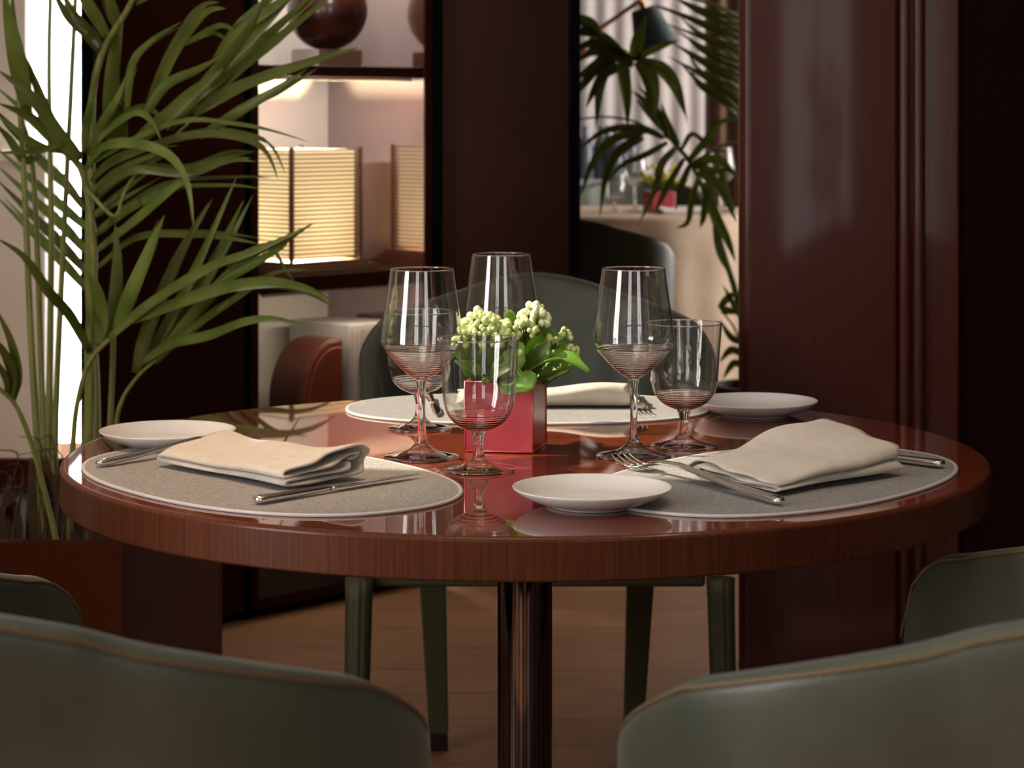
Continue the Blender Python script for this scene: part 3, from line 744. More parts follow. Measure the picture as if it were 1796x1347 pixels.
LV = [([(905, 672, 2.775), (945, 640, 2.76), (985, 628, 2.75), (1015, 640, 2.74), (1036, 657, 2.735)], .030, (0, -.3, 1)),
      ([(880, 668, 2.76), (900, 672, 2.735), (925, 665, 2.725), (930, 650, 2.73)], .036, (.3, -1, .5)),
      ([(870, 675, 2.76), (850, 660, 2.735), (820, 645, 2.72), (797, 633, 2.715)], .026, (0, -.6, 1)),
      ([(905, 670, 2.77), (935, 640, 2.76), (955, 612, 2.755), (962, 598, 2.755)], .026, (-.2, -1, .3)),
      ([(900, 670, 2.79), (900, 620, 2.80), (898, 575, 2.81), (893, 543, 2.815)], .034, (.1, -1, .2)),
      ([(920, 670, 2.79), (945, 620, 2.80), (955, 585, 2.80), (950, 560, 2.80)], .040, (.2, -1, .2)),
      ([(860, 670, 2.78), (835, 640, 2.77), (815, 610, 2.77), (800, 590, 2.77)], .036, (0, -1, .4)),
      ([(850, 672, 2.77), (855, 640, 2.755), (865, 612, 2.75), (880, 600, 2.75)], .032, (0, -1, .3)),
      ([(930, 672, 2.80), (970, 640, 2.83), (1000, 620, 2.85), (1010, 605, 2.86)], .040, (0, -1, .5)),
      ([(930, 668, 2.78), (965, 655, 2.77), (990, 640, 2.77), (1005, 618, 2.78)], .030, (0, -.6, 1)),
      ([(880, 670, 2.80), (850, 630, 2.84), (830, 600, 2.86), (815, 585, 2.88)], .040, (0, -1, .5)),
      ([(890, 672, 2.765), (890, 650, 2.745), (905, 625, 2.745), (915, 600, 2.75)], .034, (-.1, -1, .3)),
      ([(845, 668, 2.75), (870, 655, 2.73), (893, 640, 2.72), (885, 618, 2.725)], .016, (0, -1, .6))]
for pts, w_, nr in LV:
    broad_leaf([loc_(*p) for p in pts], w_, Matrix.Rotation(-RZ, 3, 'Z') @ Vector(nr))
def buds(px, py, Y, rx, ry, n, seed, rr=(.0028, .0052)):
    rnd = random.Random(seed); c = loc_(px, py, Y); b = MB(); st = MB()
    k = Y/F
    for i in range(n):
        u = rnd.uniform(0, 2*PI); v = rnd.uniform(-.25, 1.0); q = math.sqrt(max(0, 1-v*v)); g = rnd.uniform(.8, 1.05)
        p = c+Vector((rx*k*q*math.cos(u)*g, rx*k*.8*q*math.sin(u)*g, ry*k*v*g)); r_ = rnd.uniform(*rr)
        seg = 10
        pr = [(0, -r_)]+[(r_*math.sin(PI*t/6), -r_*math.cos(PI*t/6)) for t in range(1, 6)]+[(0, r_*1.08)]
        b.lathe(pr, seg, p)
        if i % 2 == 0: st.tube([c+Vector((0, 0, -ry*k*.9)), (c+p)/2+Vector((0, 0, -.004)), p-Vector((0, 0, r_))], .0009, 5)
    o = b.build('bud_cluster', M['bud'] if seed % 2 else M['budw'], kp, smooth=True)
    st.tube([c+Vector((0, 0, -ry*k*.7)), (c+core*1.0)/2+Vector((0, 0, .0)), Vector((c.x*.3, c.y*.3, .07))], .0022, 6)
    st.build('stalk', M['kleaf'], o, smooth=True)
buds(850, 592, 2.765, 48, 42, 80, 1); buds(845, 578, 2.78, 38, 34, 46, 2)
buds(935, 562, 2.79, 26, 30, 52, 4); buds(920, 585, 2.77, 26, 22, 34, 3); buds(886, 588, 2.76, 24, 24, 26, 5)
buds(992, 590, 2.80, 10, 14, 10, 7, (.0032, .0046)); buds(968, 598, 2.79, 9, 10, 8, 9); buds(915, 622, 2.745, 6, 6, 3, 11, (.004, .005)); buds(806, 606, 2.76, 14, 16, 14, 13)
buds(1000, 612, 2.80, 7, 6, 5, 15)

# ------------------------------------------------------------------ the big palm and its planter
pm = empty('potted_palm', (-.95, 4.1, 0), 0, label='tall green palm in a mahogany box planter beside the window', cat='plant')
PINV = Matrix.Translation((.95, -4.1, 0))
def pp(px, py, Y): return PINV @ P(px, py, Y)
def plbox(nm, x0, x1, y0, y1, z0, z1, m, bevel=0.0, par=pm):
    b = MB(); b.box(((x0+x1)/2, (y0+y1)/2, (z0+z1)/2), (x1-x0, y1-y0, z1-z0)); o = b.build(nm, m, par, bevel=bevel)
    o.location = (-.635+.95, 3.75-4.1, 0); o.rotation_euler = (0, 0, math.radians(-3)); return o
PH = .452
b = MB()
for bb in (span(-1.0, 0, 0, .03, 0, PH), span(-1.0, 0, .87, .90, 0, PH), span(-.03, 0, .03, .87, 0, PH), span(-1.0, -.97, .03, .87, 0, PH)): b.box(*bb)
o = b.build('planter_box', M['mahog_pl'], pm, bevel=.003); o.location = (-.635+.95, 3.75-4.1, 0); o.rotation_euler = (0, 0, math.radians(-3))
plbox('soil', -.97, -.03, .03, .87, .05, PH-.06, M['soil'])
rnd = random.Random(11)
def cane(pts, w0, w1, m='cane'):
    q = spline([pp(*p) for p in pts], 22); b = MB(); n = len(q)
    kk = pts[0][2]/F*.5
    b.tube(q, [kk*(w0+(w1-w0)*i/(n-1)) for i in range(n)], 10); b.build('cane', M[m], pm, smooth=True)
# canes: pixel traces with their own distances
for pts, a, c in [
    ([(78, 960, 4.05), (66, 774, 4.05), (55, 600, 4.05), (47, 420, 4.05), (40, 270, 4.06), (30, 120, 4.06)], 15, 9),
    ([(84, 960, 4.15), (78, 800, 4.15), (71, 600, 4.15), (64, 400, 4.12), (55, 275, 4.10), (35, 200, 4.05)], 13, 8),
    ([(88, 955, 4.25), (85, 830, 4.25), (88, 600, 4.25), (90, 400, 4.25), (88, 275, 4.25), (86, 100, 4.25), (90, -60, 4.25)], 15, 7),
    ([(96, 955, 4.35), (97, 760, 4.35), (107, 520, 4.35), (116, 330, 4.35), (125, 150, 4.35), (134, -40, 4.35)], 13, 8),
    ([(150, 960, 4.1), (150, 850, 4.1), (158, 700, 4.1), (157, 600, 4.08), (164, 450, 4.05), (152, 330, 4.02), (128, 268, 3.98)], 26, 10),
    ([(166, 960, 4.2), (168, 800, 4.2), (166, 650, 4.2), (155, 480, 4.18), (160, 300, 4.15), (163, 160, 4.12), (185, 80, 4.1), (225, 15, 4.05), (260, -60, 4.0)], 20, 8),
    ([(120, 960, 3.98), (128, 780, 3.98), (137, 700, 3.97), (157, 635, 3.95), (190, 597, 3.93), (235, 560, 3.9)], 11, 7),
    ([(180, 960, 4.3), (192, 760, 4.3), (198, 620, 4.3), (201, 470, 4.28), (205, 400, 4.27)], 11, 8),
    ([(200, 945, 4.05), (203, 760, 4.05), (213, 705, 4.04), (237, 666, 4.02), (268, 636, 4.0), (330, 590, 3.97), (400, 530, 3.93)], 9, 4),
    ([(100, 955, 3.93), (92, 920, 3.93), (75, 850, 3.92), (54, 774, 3.9), (26, 708, 3.88), (-10, 675, 3.86)], 11, 8),
    ([(150, 330, 4.0), (200, 380, 4.0), (215, 345, 4.02), (235, 310, 4.03), (300, 245, 4.05), (420, 130, 4.08), (560, -10, 4.1)], 8, 4)]:
    cane(pts, a, c)
# leaflets: (traced points, width px)
LF = [
 ([(150, 300, 4.0), (185, 258, 3.95), (245, 254, 3.9), (300, 275, 3.85), (330, 322, 3.82), (341, 400, 3.8)], 15),
 ([(152, 268, 4.05), (200, 222, 4.0), (240, 199, 3.97), (266, 213, 3.94), (283, 247, 3.92)], 12),
 ([(232, 255, 4.0), (300, 200, 3.97), (350, 155, 3.95), (392, 121, 3.93)], 24),
 ([(253, 205, 4.05), (290, 150, 4.03), (345, 123, 4.0), (390, 98, 3.98)], 14),
 ([(262, 190, 4.1), (300, 110, 4.08), (340, 45, 4.05), (370, 18, 4.03), (397, 15, 4.02)], 17),
 ([(222, 198, 4.1), (232, 115, 4.08), (262, 75, 4.06), (318, 38, 4.03)], 11),
 ([(196, 255, 4.15), (193, 180, 4.14), (198, 100, 4.12), (208, 40, 4.1)], 24),
 ([(218, 250, 4.18), (212, 200, 4.16), (200, 178, 4.1), (190, 200, 4.05)], 16),
 ([(172, 88, 4.1), (150, 60, 4.05), (120, 30, 4.0), (90, -20, 3.95)], 19),
 ([(188, 66, 4.1), (170, 30, 4.08), (150, -5, 4.06), (130, -50, 4.05)], 17),
 ([(205, 45, 4.1), (195, 10, 4.08), (180, -40, 4.06)], 16),
 ([(240, 5, 4.05), (280, -20, 4.03), (330, -40, 4.0)], 18),
 ([(300, 225, 4.1), (360, 175, 4.08), (440, 110, 4.05), (520, 45, 4.02), (590, -15, 4.0)], 22),
 ([(320, 205, 4.12), (380, 130, 4.1), (450, 62, 4.08), (525, -20, 4.06)], 20),
 ([(345, 185, 4.05), (400, 100, 4.03), (440, 45, 4.0), (470, -20, 4.0)], 15),
 ([(340, 200, 4.0), (420, 155, 3.97), (540, 112, 3.9), (628, 83, 3.85)], 20),
 ([(330, 75, 4.2), (370, 52, 4.18), (400, 48, 4.16), (440, 80, 4.12)], 9),
 ([(380, 110, 4.1), (430, 50, 4.08), (500, 0, 4.05), (560, -40, 4.0)], 16),
 ([(350, 240, 4.0), (420, 195, 3.97), (480, 160, 3.95), (540, 120, 3.93)], 14),
 ([(155, 290, 3.98), (250, 238, 3.95), (330, 212, 3.92), (410, 218, 3.88), (470, 228, 3.86), (540, 248, 3.85)], 9),
 ([(200, 285, 4.0), (290, 248, 3.97), (370, 235, 3.93), (440, 248, 3.9), (470, 272, 3.88), (488, 315, 3.87)], 11),
 ([(165, 345, 4.05), (230, 300, 4.0), (330, 305, 3.98), (400, 282, 3.95), (450, 283, 3.93)], 12),
 ([(170, 440, 4.1), (240, 385, 4.05), (330, 310, 4.0), (400, 283, 3.97), (440, 276, 3.95)], 13),
 ([(168, 410, 4.1), (220, 370, 4.08), (270, 345, 4.05), (330, 325, 4.03)], 12),
 ([(172, 470, 4.12), (240, 418, 4.1), (330, 412, 4.05), (400, 418, 4.0), (455, 428, 3.97)], 11),
 ([(160, 318, 4.03), (200, 285, 4.0), (260, 262, 3.98), (315, 255, 3.96)], 10),
 ([(160, 336, 4.06), (205, 300, 4.03), (260, 275, 4.0), (300, 262, 3.98)], 10),
 ([(160, 356, 4.08), (205, 318, 4.05), (250, 292, 4.03), (290, 276, 4.0)], 10),
 ([(165, 378, 4.1), (205, 345, 4.07), (245, 315, 4.05), (275, 290, 4.02)], 10),
 ([(175, 410, 4.14), (225, 360, 4.12), (290, 330, 4.1), (400, 325, 4.05), (455, 330, 4.0)], 8),
 ([(158, 275, 4.1), (175, 225, 4.08), (205, 175, 4.05), (225, 125, 4.03)], 13),
 ([(148, 268, 4.05), (150, 225, 4.03), (158, 185, 4.0), (160, 155, 4.0)], 12),
 # left side
 ([(48, 190, 4.0), (35, 120, 3.95), (20, 50, 3.92), (5, -20, 3.9)], 26),
 ([(52, 195, 4.05), (45, 130, 4.02), (28, 60, 3.98), (22, -15, 3.95)], 22),
 ([(140, 280, 3.98), (105, 240, 3.95), (55, 170, 3.92), (-5, 122, 3.9)], 20),
 ([(132, 276, 4.0), (95, 245, 3.97), (50, 205, 3.94), (-5, 180, 3.9)], 18),
 ([(128, 272, 4.0), (80, 262, 3.96), (40, 240, 3.93), (-5, 200, 3.9)], 14),
 ([(112, 252, 3.95), (75, 265, 3.93), (35, 268, 3.9), (-5, 267, 3.88)], 9),
 ([(120, 262, 4.05), (85, 200, 4.0), (60, 140, 3.98), (45, 100, 3.96)], 13),
 ([(145, 300, 4.2), (100, 240, 4.25), (50, 200, 4.3), (-10, 150, 4.35)], 13),
 ([(60, 265, 4.1), (35, 240, 4.08), (10, 215, 4.05), (-10, 190, 4.0)], 13),
 ([(75, 275, 4.1), (45, 280, 4.06), (15, 240, 4.03), (-10, 215, 4.0)], 14),
 # dark leaflets behind the canes, sweeping up to the window
 ([(150, 400, 4.35), (110, 365, 4.4), (60, 320, 4.45), (-10, 255, 4.5)], 15),
 ([(150, 440, 4.35), (110, 395, 4.4), (60, 350, 4.45), (-10, 285, 4.5)], 15),
 ([(150, 475, 4.35), (105, 425, 4.4), (60, 380, 4.45), (-10, 310, 4.5)], 15),
 ([(150, 505, 4.35), (105, 455, 4.4), (50, 400, 4.45), (-10, 340, 4.5)], 13),
 ([(148, 365, 4.35), (115, 320, 4.4), (80, 285, 4.45), (30, 230, 4.5)], 13),
 # frond rising from the middle
 ([(176, 608, 4.0), (181, 560, 3.98), (172, 510, 3.96), (149, 466, 3.94)], 25),
 ([(190, 592, 4.02), (201, 540, 4.02), (206, 460, 4.01), (202, 392, 4.0)], 19),
 ([(205, 580, 3.98), (228, 520, 3.96), (262, 440, 3.93), (288, 378, 3.9)], 21),
 ([(239, 652, 4.03), (262, 575, 4.02), (315, 450, 4.0), (373, 348, 3.98)], 20),
 ([(255, 640, 4.05), (300, 560, 4.04), (350, 460, 4.02), (416, 308, 4.0)], 19),
 ([(285, 610, 4.07), (335, 530, 4.05), (385, 440, 4.03), (428, 350, 4.0)], 16),
 ([(270, 636, 4.0), (330, 560, 3.98), (400, 480, 3.95), (455, 440, 3.93)], 15),
 ([(157, 618, 3.95), (122, 556, 3.92), (83, 512, 3.88), (42, 452, 3.85), (-8, 416, 3.83)], 16),
 ([(192, 594, 3.92), (270, 530, 3.88), (370, 470, 3.83), (450, 440, 3.8), (548, 394, 3.78)], 17),
 ([(235, 562, 3.9), (320, 530, 3.86), (400, 505, 3.82), (480, 497, 3.8), (540, 508, 3.78), (592, 534, 3.77)], 20),
 ([(250, 636, 4.0), (300, 605, 3.97), (370, 588, 3.93), (430, 565, 3.9), (485, 560, 3.88), (553, 579, 3.86)], 15),
 ([(300, 605, 3.98), (360, 560, 3.95), (420, 520, 3.92), (480, 480, 3.9), (540, 472, 3.88)], 13),
 ([(400, 470, 3.83), (450, 440, 3.81), (500, 420, 3.8), (552, 390, 3.79)], 12),
 ([(380, 500, 3.85), (440, 465, 3.83), (490, 435, 3.81), (505, 425, 3.8)], 11),
 ([(430, 440, 3.9), (470, 430, 3.88), (500, 470, 3.86), (528, 515, 3.85)], 5),
 # bottom left arching leaves
 ([(26, 702, 3.9), (34, 660, 3.87), (22, 600, 3.85), (-10, 535, 3.83)], 17),
 ([(20, 700, 3.88), (22, 655, 3.86), (5, 615, 3.84), (-15, 590, 3.82)], 14),
 ([(14, 690, 3.88), (12, 665, 3.86), (0, 640, 3.84), (-12, 625, 3.82)], 12)]
extra = []
for i_, (pts, wd) in enumerate(LF):      # the fuller growth behind the traced leaflets
    if 12 <= len(LF) and (i_ < 32 or 45 <= i_ < 57) and i_ % 4 != 3:
        jx, jy = rnd.uniform(-14, 14), rnd.uniform(-12, 12); n_ = len(pts)
        extra.append(([(a+jx*(.3+.7*t_/(n_-1))*1.4, b_+jy*(.2+t_/(n_-1))*1.5, c_+.09+rnd.uniform(0, .08)) for t_, (a, b_, c_) in enumerate(pts)], wd*rnd.uniform(.6, .9)))
for pts, wd in LF+extra:
    q = spline([pp(*p) for p in pts], 18); wv = wd*pts[0][2]/F*1.27
    b = MB(); b.blade(q, wv, fold=rnd.uniform(.25, .55), nrm=Vector((rnd.uniform(-.5, .5), -1, rnd.uniform(0, .7))), wave=.1)
    b.build('leaflet', M['leaf'], pm, smooth=True, solid=.0008)
#ROOT
# root fibres and old sheaths at the base
for i in range(26):
    x = rnd.uniform(-5, 130); b = MB()
    top = rnd.uniform(770, 900); Y = rnd.uniform(3.95, 4.3)
    q = spline([pp(x+rnd.uniform(-12, 12), 975, Y), pp(x+rnd.uniform(-8, 8), 900, Y), pp(x*.8+20+rnd.uniform(-22, 10), top, Y-.02), pp(x*.6+rnd.uniform(-30, 30), top-rnd.uniform(-10, 40), Y-.05)], 12)
    b.tube(q, [rnd.uniform(.0015, .0035)*(1-.7*k/11) for k in range(12)], 5); b.build('root_fibre', M['root'], pm, smooth=True)
for x, y0, w_ in ((20, 850, 22), (60, 800, 16), (85, 790, 18), (150, 830, 20), (110, 860, 16)):
    b = MB(); b.blade(spline([pp(x, 975, 4.1), pp(x+4, (y0+975)/2, 4.08), pp(x-6, y0, 4.04)], 10), w_*.002, .8); b.build('sheath', M['root'], pm, smooth=True, solid=.001)

dup(pm, (1.80, -1.72, 0), PI, label='second tall palm in a mahogany box planter, standing by the windows opposite')

# ------------------------------------------------------------------ far dining room
FT = Vector((.50, 9.28, 0))
ft = empty('far_table', FT, 0, label='round table under a floor-length cream cloth in the far room', cat='table')
b = MB(); vs = []; fs = []; seg = 128
lv = [(0, .75, 0), (.50, .75, 0), (.545, .748, 0), (.556, .735, .05), (.562, .60, .5), (.572, .30, .9), (.585, .01, 1)]
for r_, z, am in lv:
    for k_ in range(seg):
        a = 2*PI*k_/seg; q = r_+am*(.016*math.sin(9*a+1)+.010*math.sin(17*a)); vs.append((q*math.cos(a), q*math.sin(a), z))
for i in range(len(lv)-1):
    for k_ in range(seg):
        l = (k_+1) % seg; fs.append((i*seg+k_, i*seg+l, (i+1)*seg+l, (i+1)*seg+k_))
b.add(vs[seg-1:] if False else vs, fs); b.build('cloth', M['cloth'], ft, smooth=True)
b = MB(); b.lathe([(0, 0), (.2, 0), (.2, .02), (.03, .03), (.03, .72), (0, .72)], 32); b.build('post', M['chrome'], ft)
far_w = dup(w0, P(1112, 362, 9.25)*1.0, 0, label='wine glass on the far table, in front of the yellow flowers', group='glasses on the far table')
far_w.location = (.495, 9.22, .75)
f2 = dup(w0, (.83, 9.10, .75), 0, label='wine glass on the far table, beside the column edge', group='glasses on the far table')
f3 = dup(g0, (.405, 9.05, .75), 0, label='small goblet on the far table above the armchair back', group='glasses on the far table')
for f_, k in ((far_w, 1.05), (f2, 1.15), (f3, 1.0)): f_.scale = (k, k, k)
fp = empty('red_flower_pot', (.585, 9.12, .75), .35, label='small red pot of yellow flowers on the far table', cat='plant')
b = MB(); b.box(*span(-.05, .05, -.05, .05, 0, .085)); b.build('pot', M['pot'], fp, bevel=.003)
b = MB(); r2 = random.Random(4)
for i in range(60):
    p = (r2.gauss(0, .045), r2.gauss(0, .04), .12+abs(r2.gauss(0, .035))); b.lathe([(0, -.009), (.008, -.004), (.009, .004), (0, .009)], 8, p)
tag(b.build('bloom_cluster', M['yellow'], fp, smooth=True), kind='stuff')
for i in range(8):
    a = i*PI/4; b = MB(); b.blade(spline([Vector((0, 0, .08)), Vector((.05*math.cos(a), .05*math.sin(a), .12)), Vector((.10*math.cos(a), .10*math.sin(a), .11))], 8), .045, .3, Vector((0, 0, 1))); b.build('leaf', M['kleaf'], fp, smooth=True, solid=.001)
nf = napkin((.585, 8.90, .7505), .3, .20, .09, 'small folded napkin on the far cloth beside the red pot', 4, 1.0, 9)
nf['group'] = 'napkin on the far table'
# sideboard with bottles
sb = empty('sideboard', (.62, 10.86, 0), 0, label='low white sideboard against the grey curtain', cat='sideboard')
b = MB(); b.box(*span(-.42, .10, -.2, .2, 0, .80)); b.build('body', M['white_w'], sb, bevel=.004)
b = MB(); b.box(*span(-.44, .12, -.22, .22, .80, .83)); b.build('top', M['white_w'], sb, bevel=.004)
for k in range(2):
    b = MB(); b.box(*span(-.41+k*.255, -.165+k*.255, -.21, -.2, .08, .78)); b.build('door', M['white_w'], sb, bevel=.003)
bt0 = None
for i, (x, y) in enumerate(((.27, 10.50), (.345, 10.46), (.42, 10.52), (.49, 10.47), (.56, 10.52), (.315, 10.58), (.455, 10.60))):
    if bt0 is None:
        b = MB(); b.lathe([(0, 0), (.034, 0), (.036, .004), (.036, .15), (.030, .175), (.013, .20), (.012, .245), (.014, .25), (0, .25)], 24)
        bt0 = b.build('bottle', M['greyglass'], smooth=True); o = bt0
    else:
        o = bt0.copy(); COL.objects.link(o)
    o.location = (x, y+.31, .83); tag(o, label='dark glass bottle standing on the white sideboard', cat='bottle', group='bottles on the white sideboard')
# lamp with copper arm
fl = empty('floor_lamp', (.20, 8.0, 0), 0, label='floor lamp with copper arm and tilted teal shade', cat='lamp')
def fq(px, py, Y): return P(px, py, Y)-Vector((.20, 8.0, 0))
b = MB(); b.lathe([(0, 0), (.14, 0), (.14, .015), (.02, .025), (0, .025)], 32); b.build('base', M['gold'], fl)
b = MB(); b.tube([(0, 0, .02), (0, 0, 1.32)], .009, 12); b.build('pole', M['gold'], fl, smooth=True)
b = MB(); b.tube([Vector((0, 0, 1.30)), fq(1047, 54, 8.0), fq(1118, 4, 8.0), fq(1128, -2, 8.0)], .0085, 10); b.build('arm', M['gold'], fl, smooth=True)
top = fq(1129, 14, 8.0); bot = fq(1152, 86, 8.0); ax = (bot-top); hL = ax.length; R3 = ax.to_track_quat('Z', 'Y').to_matrix()
b = MB(); b.lathe([(.001, 0), (.046, .001), (.080, hL), (.078, hL), (.044, .004), (.001, .004)], 48); b.v = [tuple(R3 @ Vector(v)+top) for v in b.v]; b.build('lamp_shade', M['teal'], fl, smooth=False)
b = MB(); b.tube([top-ax.normalized()*.02, top], .013, 12); b.build('lamp_socket', M['gold'], fl)

# kentia palm between the rooms
kt = empty('kentia_palm', (.78, 7.0, 0), 0, label='dark green feathery palm between the column and the far table', cat='plant')
KI = Vector((-.78, -7.0, 0))
def kk(px, py, Y): return P(px, py, Y)+KI
b = MB(); b.lathe([(0, 0), (.13, 0), (.16, .30), (.165, .32), (.15, .32), (.145, .28), (0, .28)], 40); b.build('pot', M['mahog_v'], kt, smooth=False)
KC = [([(1340, 900, 7.0), (1310, 600, 7.0), (1268, 440, 6.95), (1225, 310, 6.9), (1178, 245, 6.85), (1140, 205, 6.8), (1118, 175, 6.8)], 13, 5),
      ([(1345, 900, 7.0), (1350, 500, 7.0), (1340, 300, 7.0), (1290, 250, 7.0), (1215, 285, 6.9)], 10, 6),
      ([(1178, 245, 6.85), (1150, 232, 6.8), (1110, 212, 6.75), (1060, 205, 6.7), (1010, 210, 6.7)], 6, 3),
      ([(980, 20, 6.5), (1030, 48, 6.6), (1080, 85, 6.65), (1118, 106, 6.7), (1150, 105, 6.7)], 7, 5),
      ([(1350, 600, 7.1), (1345, 300, 7.1), (1330, 120, 7.1), (1270, 60, 7.05), (1200, 30, 7.0), (1150, 10, 7.0)], 8, 3),
      ([(1335, 900, 6.9), (1325, 700, 6.9), (1295, 590, 6.9), (1262, 540, 6.9)], 8, 3)]
for pts, a, c in KC:
    q = spline([kk(*p) for p in pts], 20); b = MB(); f_ = pts[0][2]/F*.5; b.tube(q, [f_*(a+(c-a)*i/19) for i in range(20)], 8); b.build('cane', M['leaf2'], kt, smooth=True)
KL = [ # crown cluster
 ([(1112, 105, 6.7), (1118, 70, 6.68), (1132, 28, 6.66)], 15), ([(1120, 103, 6.7), (1150, 88, 6.66), (1192, 70, 6.62)], 11),
 ([(1110, 108, 6.7), (1080, 95, 6.66), (1055, 140, 6.63), (1045, 225, 6.6)], 17), ([(1105, 110, 6.7), (1092, 120, 6.65), (1098, 170, 6.62), (1101, 225, 6.6)], 16),
 ([(1120, 108, 6.7), (1138, 130, 6.66), (1147, 170, 6.64), (1146, 212, 6.62)], 18), ([(1125, 105, 6.7), (1165, 118, 6.66), (1190, 150, 6.64), (1206, 216, 6.62)], 10),
 ([(1130, 108, 6.7), (1160, 130, 6.68), (1182, 160, 6.66), (1200, 200, 6.64)], 8), ([(1112, 108, 6.7), (1070, 95, 6.66), (1040, 90, 6.62), (1010, 110, 6.6)], 14),
 ([(1100, 100, 6.68), (1060, 80, 6.66), (1030, 78, 6.62), (1005, 90, 6.6)], 12), ([(1090, 92, 6.66), (1050, 62, 6.64), (1010, 60, 6.62)], 12),
 ([(1080, 85, 6.66), (1050, 110, 6.63), (1025, 145, 6.6), (1005, 170, 6.6)], 12), ([(1060, 70, 6.64), (1030, 55, 6.6), (1000, 60, 6.6)], 12),
 ([(1090, 100, 6.66), (1055, 110, 6.63), (1030, 125, 6.6), (1008, 140, 6.58)], 12), ([(1110, 110, 6.68), (1060, 130, 6.63), (1040, 160, 6.6), (1028, 190, 6.58)], 10),
 ([(1050, 65, 6.62), (1035, 40, 6.6), (1005, 25, 6.6)], 13),
 # frond that sweeps down from the crossing
 ([(1178, 245, 6.85), (1150, 205, 6.82), (1128, 175, 6.8), (1108, 160, 6.78)], 9), ([(1172, 240, 6.83), (1150, 190, 6.8), (1118, 148, 6.78)], 8),
 ([(1165, 242, 6.82), (1120, 225, 6.78), (1060, 230, 6.74), (1012, 265, 6.7)], 9), ([(1130, 232, 6.8), (1075, 245, 6.76), (1040, 285, 6.73), (1018, 345, 6.7)], 10),
 ([(1128, 240, 6.8), (1085, 265, 6.76), (1062, 310, 6.73), (1052, 380, 6.7)], 11), ([(1170, 250, 6.84), (1130, 272, 6.8), (1090, 290, 6.76), (1060, 325, 6.74)], 7),
 ([(1185, 260, 6.85), (1160, 290, 6.8), (1150, 330, 6.77), (1120, 395, 6.74)], 9), ([(1200, 278, 6.86), (1175, 320, 6.8), (1160, 350, 6.78), (1148, 375, 6.76)], 8),
 ([(1210, 290, 6.87), (1195, 330, 6.83), (1185, 370, 6.8)], 8), ([(1225, 310, 6.88), (1212, 350, 6.85), (1205, 390, 6.83), (1185, 400, 6.8)], 8),
 ([(1235, 320, 6.88), (1250, 370, 6.85), (1275, 420, 6.83), (1290, 460, 6.8)], 12), ([(1225, 300, 6.88), (1262, 330, 6.85), (1292, 390, 6.83)], 13),
 ([(1240, 330, 6.88), (1235, 380, 6.85), (1228, 400, 6.83)], 8), ([(1215, 290, 6.88), (1260, 280, 6.85), (1300, 320, 6.83)], 10),
 ([(1255, 370, 6.9), (1262, 440, 6.86), (1285, 490, 6.84)], 9), ([(1210, 280, 6.88), (1240, 245, 6.85), (1262, 215, 6.83), (1300, 208, 6.8)], 9),
 ([(1215, 285, 6.88), (1250, 300, 6.85), (1285, 295, 6.83)], 9), ([(1265, 300, 6.9), (1270, 340, 6.88), (1290, 370, 6.86)], 12),
 ([(1195, 262, 6.86), (1215, 235, 6.84), (1250, 262, 6.82), (1285, 265, 6.8)], 6), ([(1190, 255, 6.86), (1170, 215, 6.84), (1160, 180, 6.82)], 8),
 # low fan by the column
 ([(1262, 540, 6.9), (1280, 520, 6.88), (1300, 515, 6.86)], 8), ([(1265, 545, 6.9), (1278, 545, 6.88), (1300, 550, 6.86)], 9), ([(1300, 600, 6.9), (1280, 590, 6.88), (1262, 560, 6.86)], 8),
 ([(1300, 620, 6.9), (1280, 615, 6.88), (1262, 635, 6.86)], 9), ([(1300, 640, 6.9), (1285, 640, 6.88), (1268, 665, 6.86)], 9), ([(1300, 560, 6.9), (1284, 530, 6.88), (1268, 500, 6.86)], 7)]
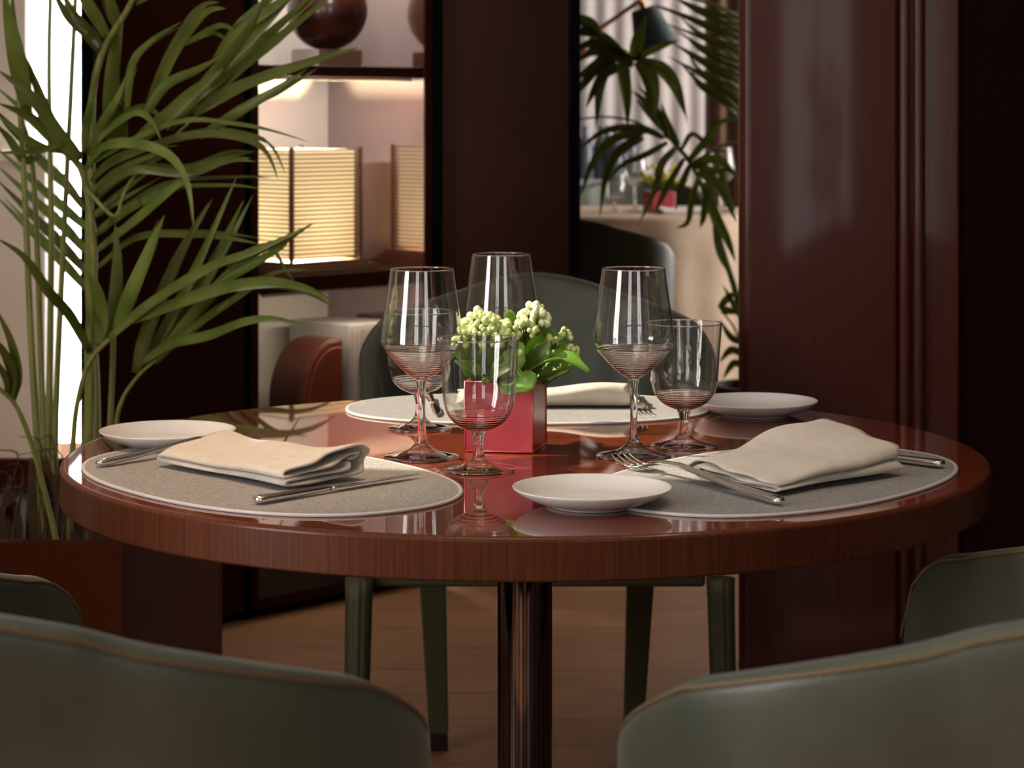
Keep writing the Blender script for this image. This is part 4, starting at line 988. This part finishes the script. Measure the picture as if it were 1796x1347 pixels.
for i in range(15):   # upper fan of thin leaflets
    t = i/14; KL.append(([(1305, 30+t*185, 7.05), (1270, 18+t*165, 7.0), (1225, 0+t*150+4*(i % 2), 6.97), (1145+30*t+18*(i % 3), -22+t*140, 6.95)], 6.5))
r3 = random.Random(5)
for pts, wd in KL:
    q = spline([kk(*p) for p in pts], 14); b = MB(); b.blade(q, wd*pts[0][2]/F*1.65, fold=r3.uniform(.2, .5), nrm=Vector((r3.uniform(-.5, .5), -1, r3.uniform(0, .7))))
    b.build('leaflet', M['leaf2'], kt, smooth=True, solid=.0008)

# ------------------------------------------------------------------ unseen fill lights added to brighten the table and shelves
def spot(x, y, e, col, tx, ty, label, tz=.75, size=34):  # added spot with a ring fitting, out of view, for extra brightness
    r = empty('fill_spot', (x, y, CEIL), 0, label=label, cat='lamp', group='added fill spots')
    b = MB(); b.lathe([(.035, -.004), (.055, -.006), (.057, -.001), (.035, 0)], 32); b.build('ring', M['steel'], r)
    d = (Vector((tx, ty, tz))-Vector((x, y, CEIL-.03))).normalized()
    l = light('fill_spot_light', 'SPOT', (x, y, CEIL-.03), e, col, spot_size=math.radians(size), spot_blend=.8, shadow_soft_size=.04); l.rotation_euler = d.to_track_quat('-Z', 'Y').to_euler()
spot(-.75, 3.1, 125, (1.0, .62, .33), -.34, 2.58, 'added warm fill spot over the grey placemat', .75, 17)
spot(.9, 2.3, 32, (1.0, .74, .50), .16, 2.46, 'added warm fill spot over the fanned napkin', .75, 26)
spot(.55, 1.6, 70, (1.0, .88, .78), -.45, 5.6, 'added fill spot aimed at the shelf unit', 1.15, 15)
cl = empty('ceiling_fill', (-.2, 1.9, CEIL), 0, label='unseen round fill light added above the dining table', cat='lamp')  # out-of-view disc added as soft ambient fill
b = MB(); b.lathe([(0, -.05), (.42, -.05), (.44, -.045), (.44, 0), (0, 0)], 64); b.build('shade', M['ceil'], cl, smooth=False)
light('ceiling_fill_light', 'AREA', (-.2, 1.9, CEIL-.055), 4.4*PI*PI*.16, (1.0, .82, .64), shape='DISK', size=.8)
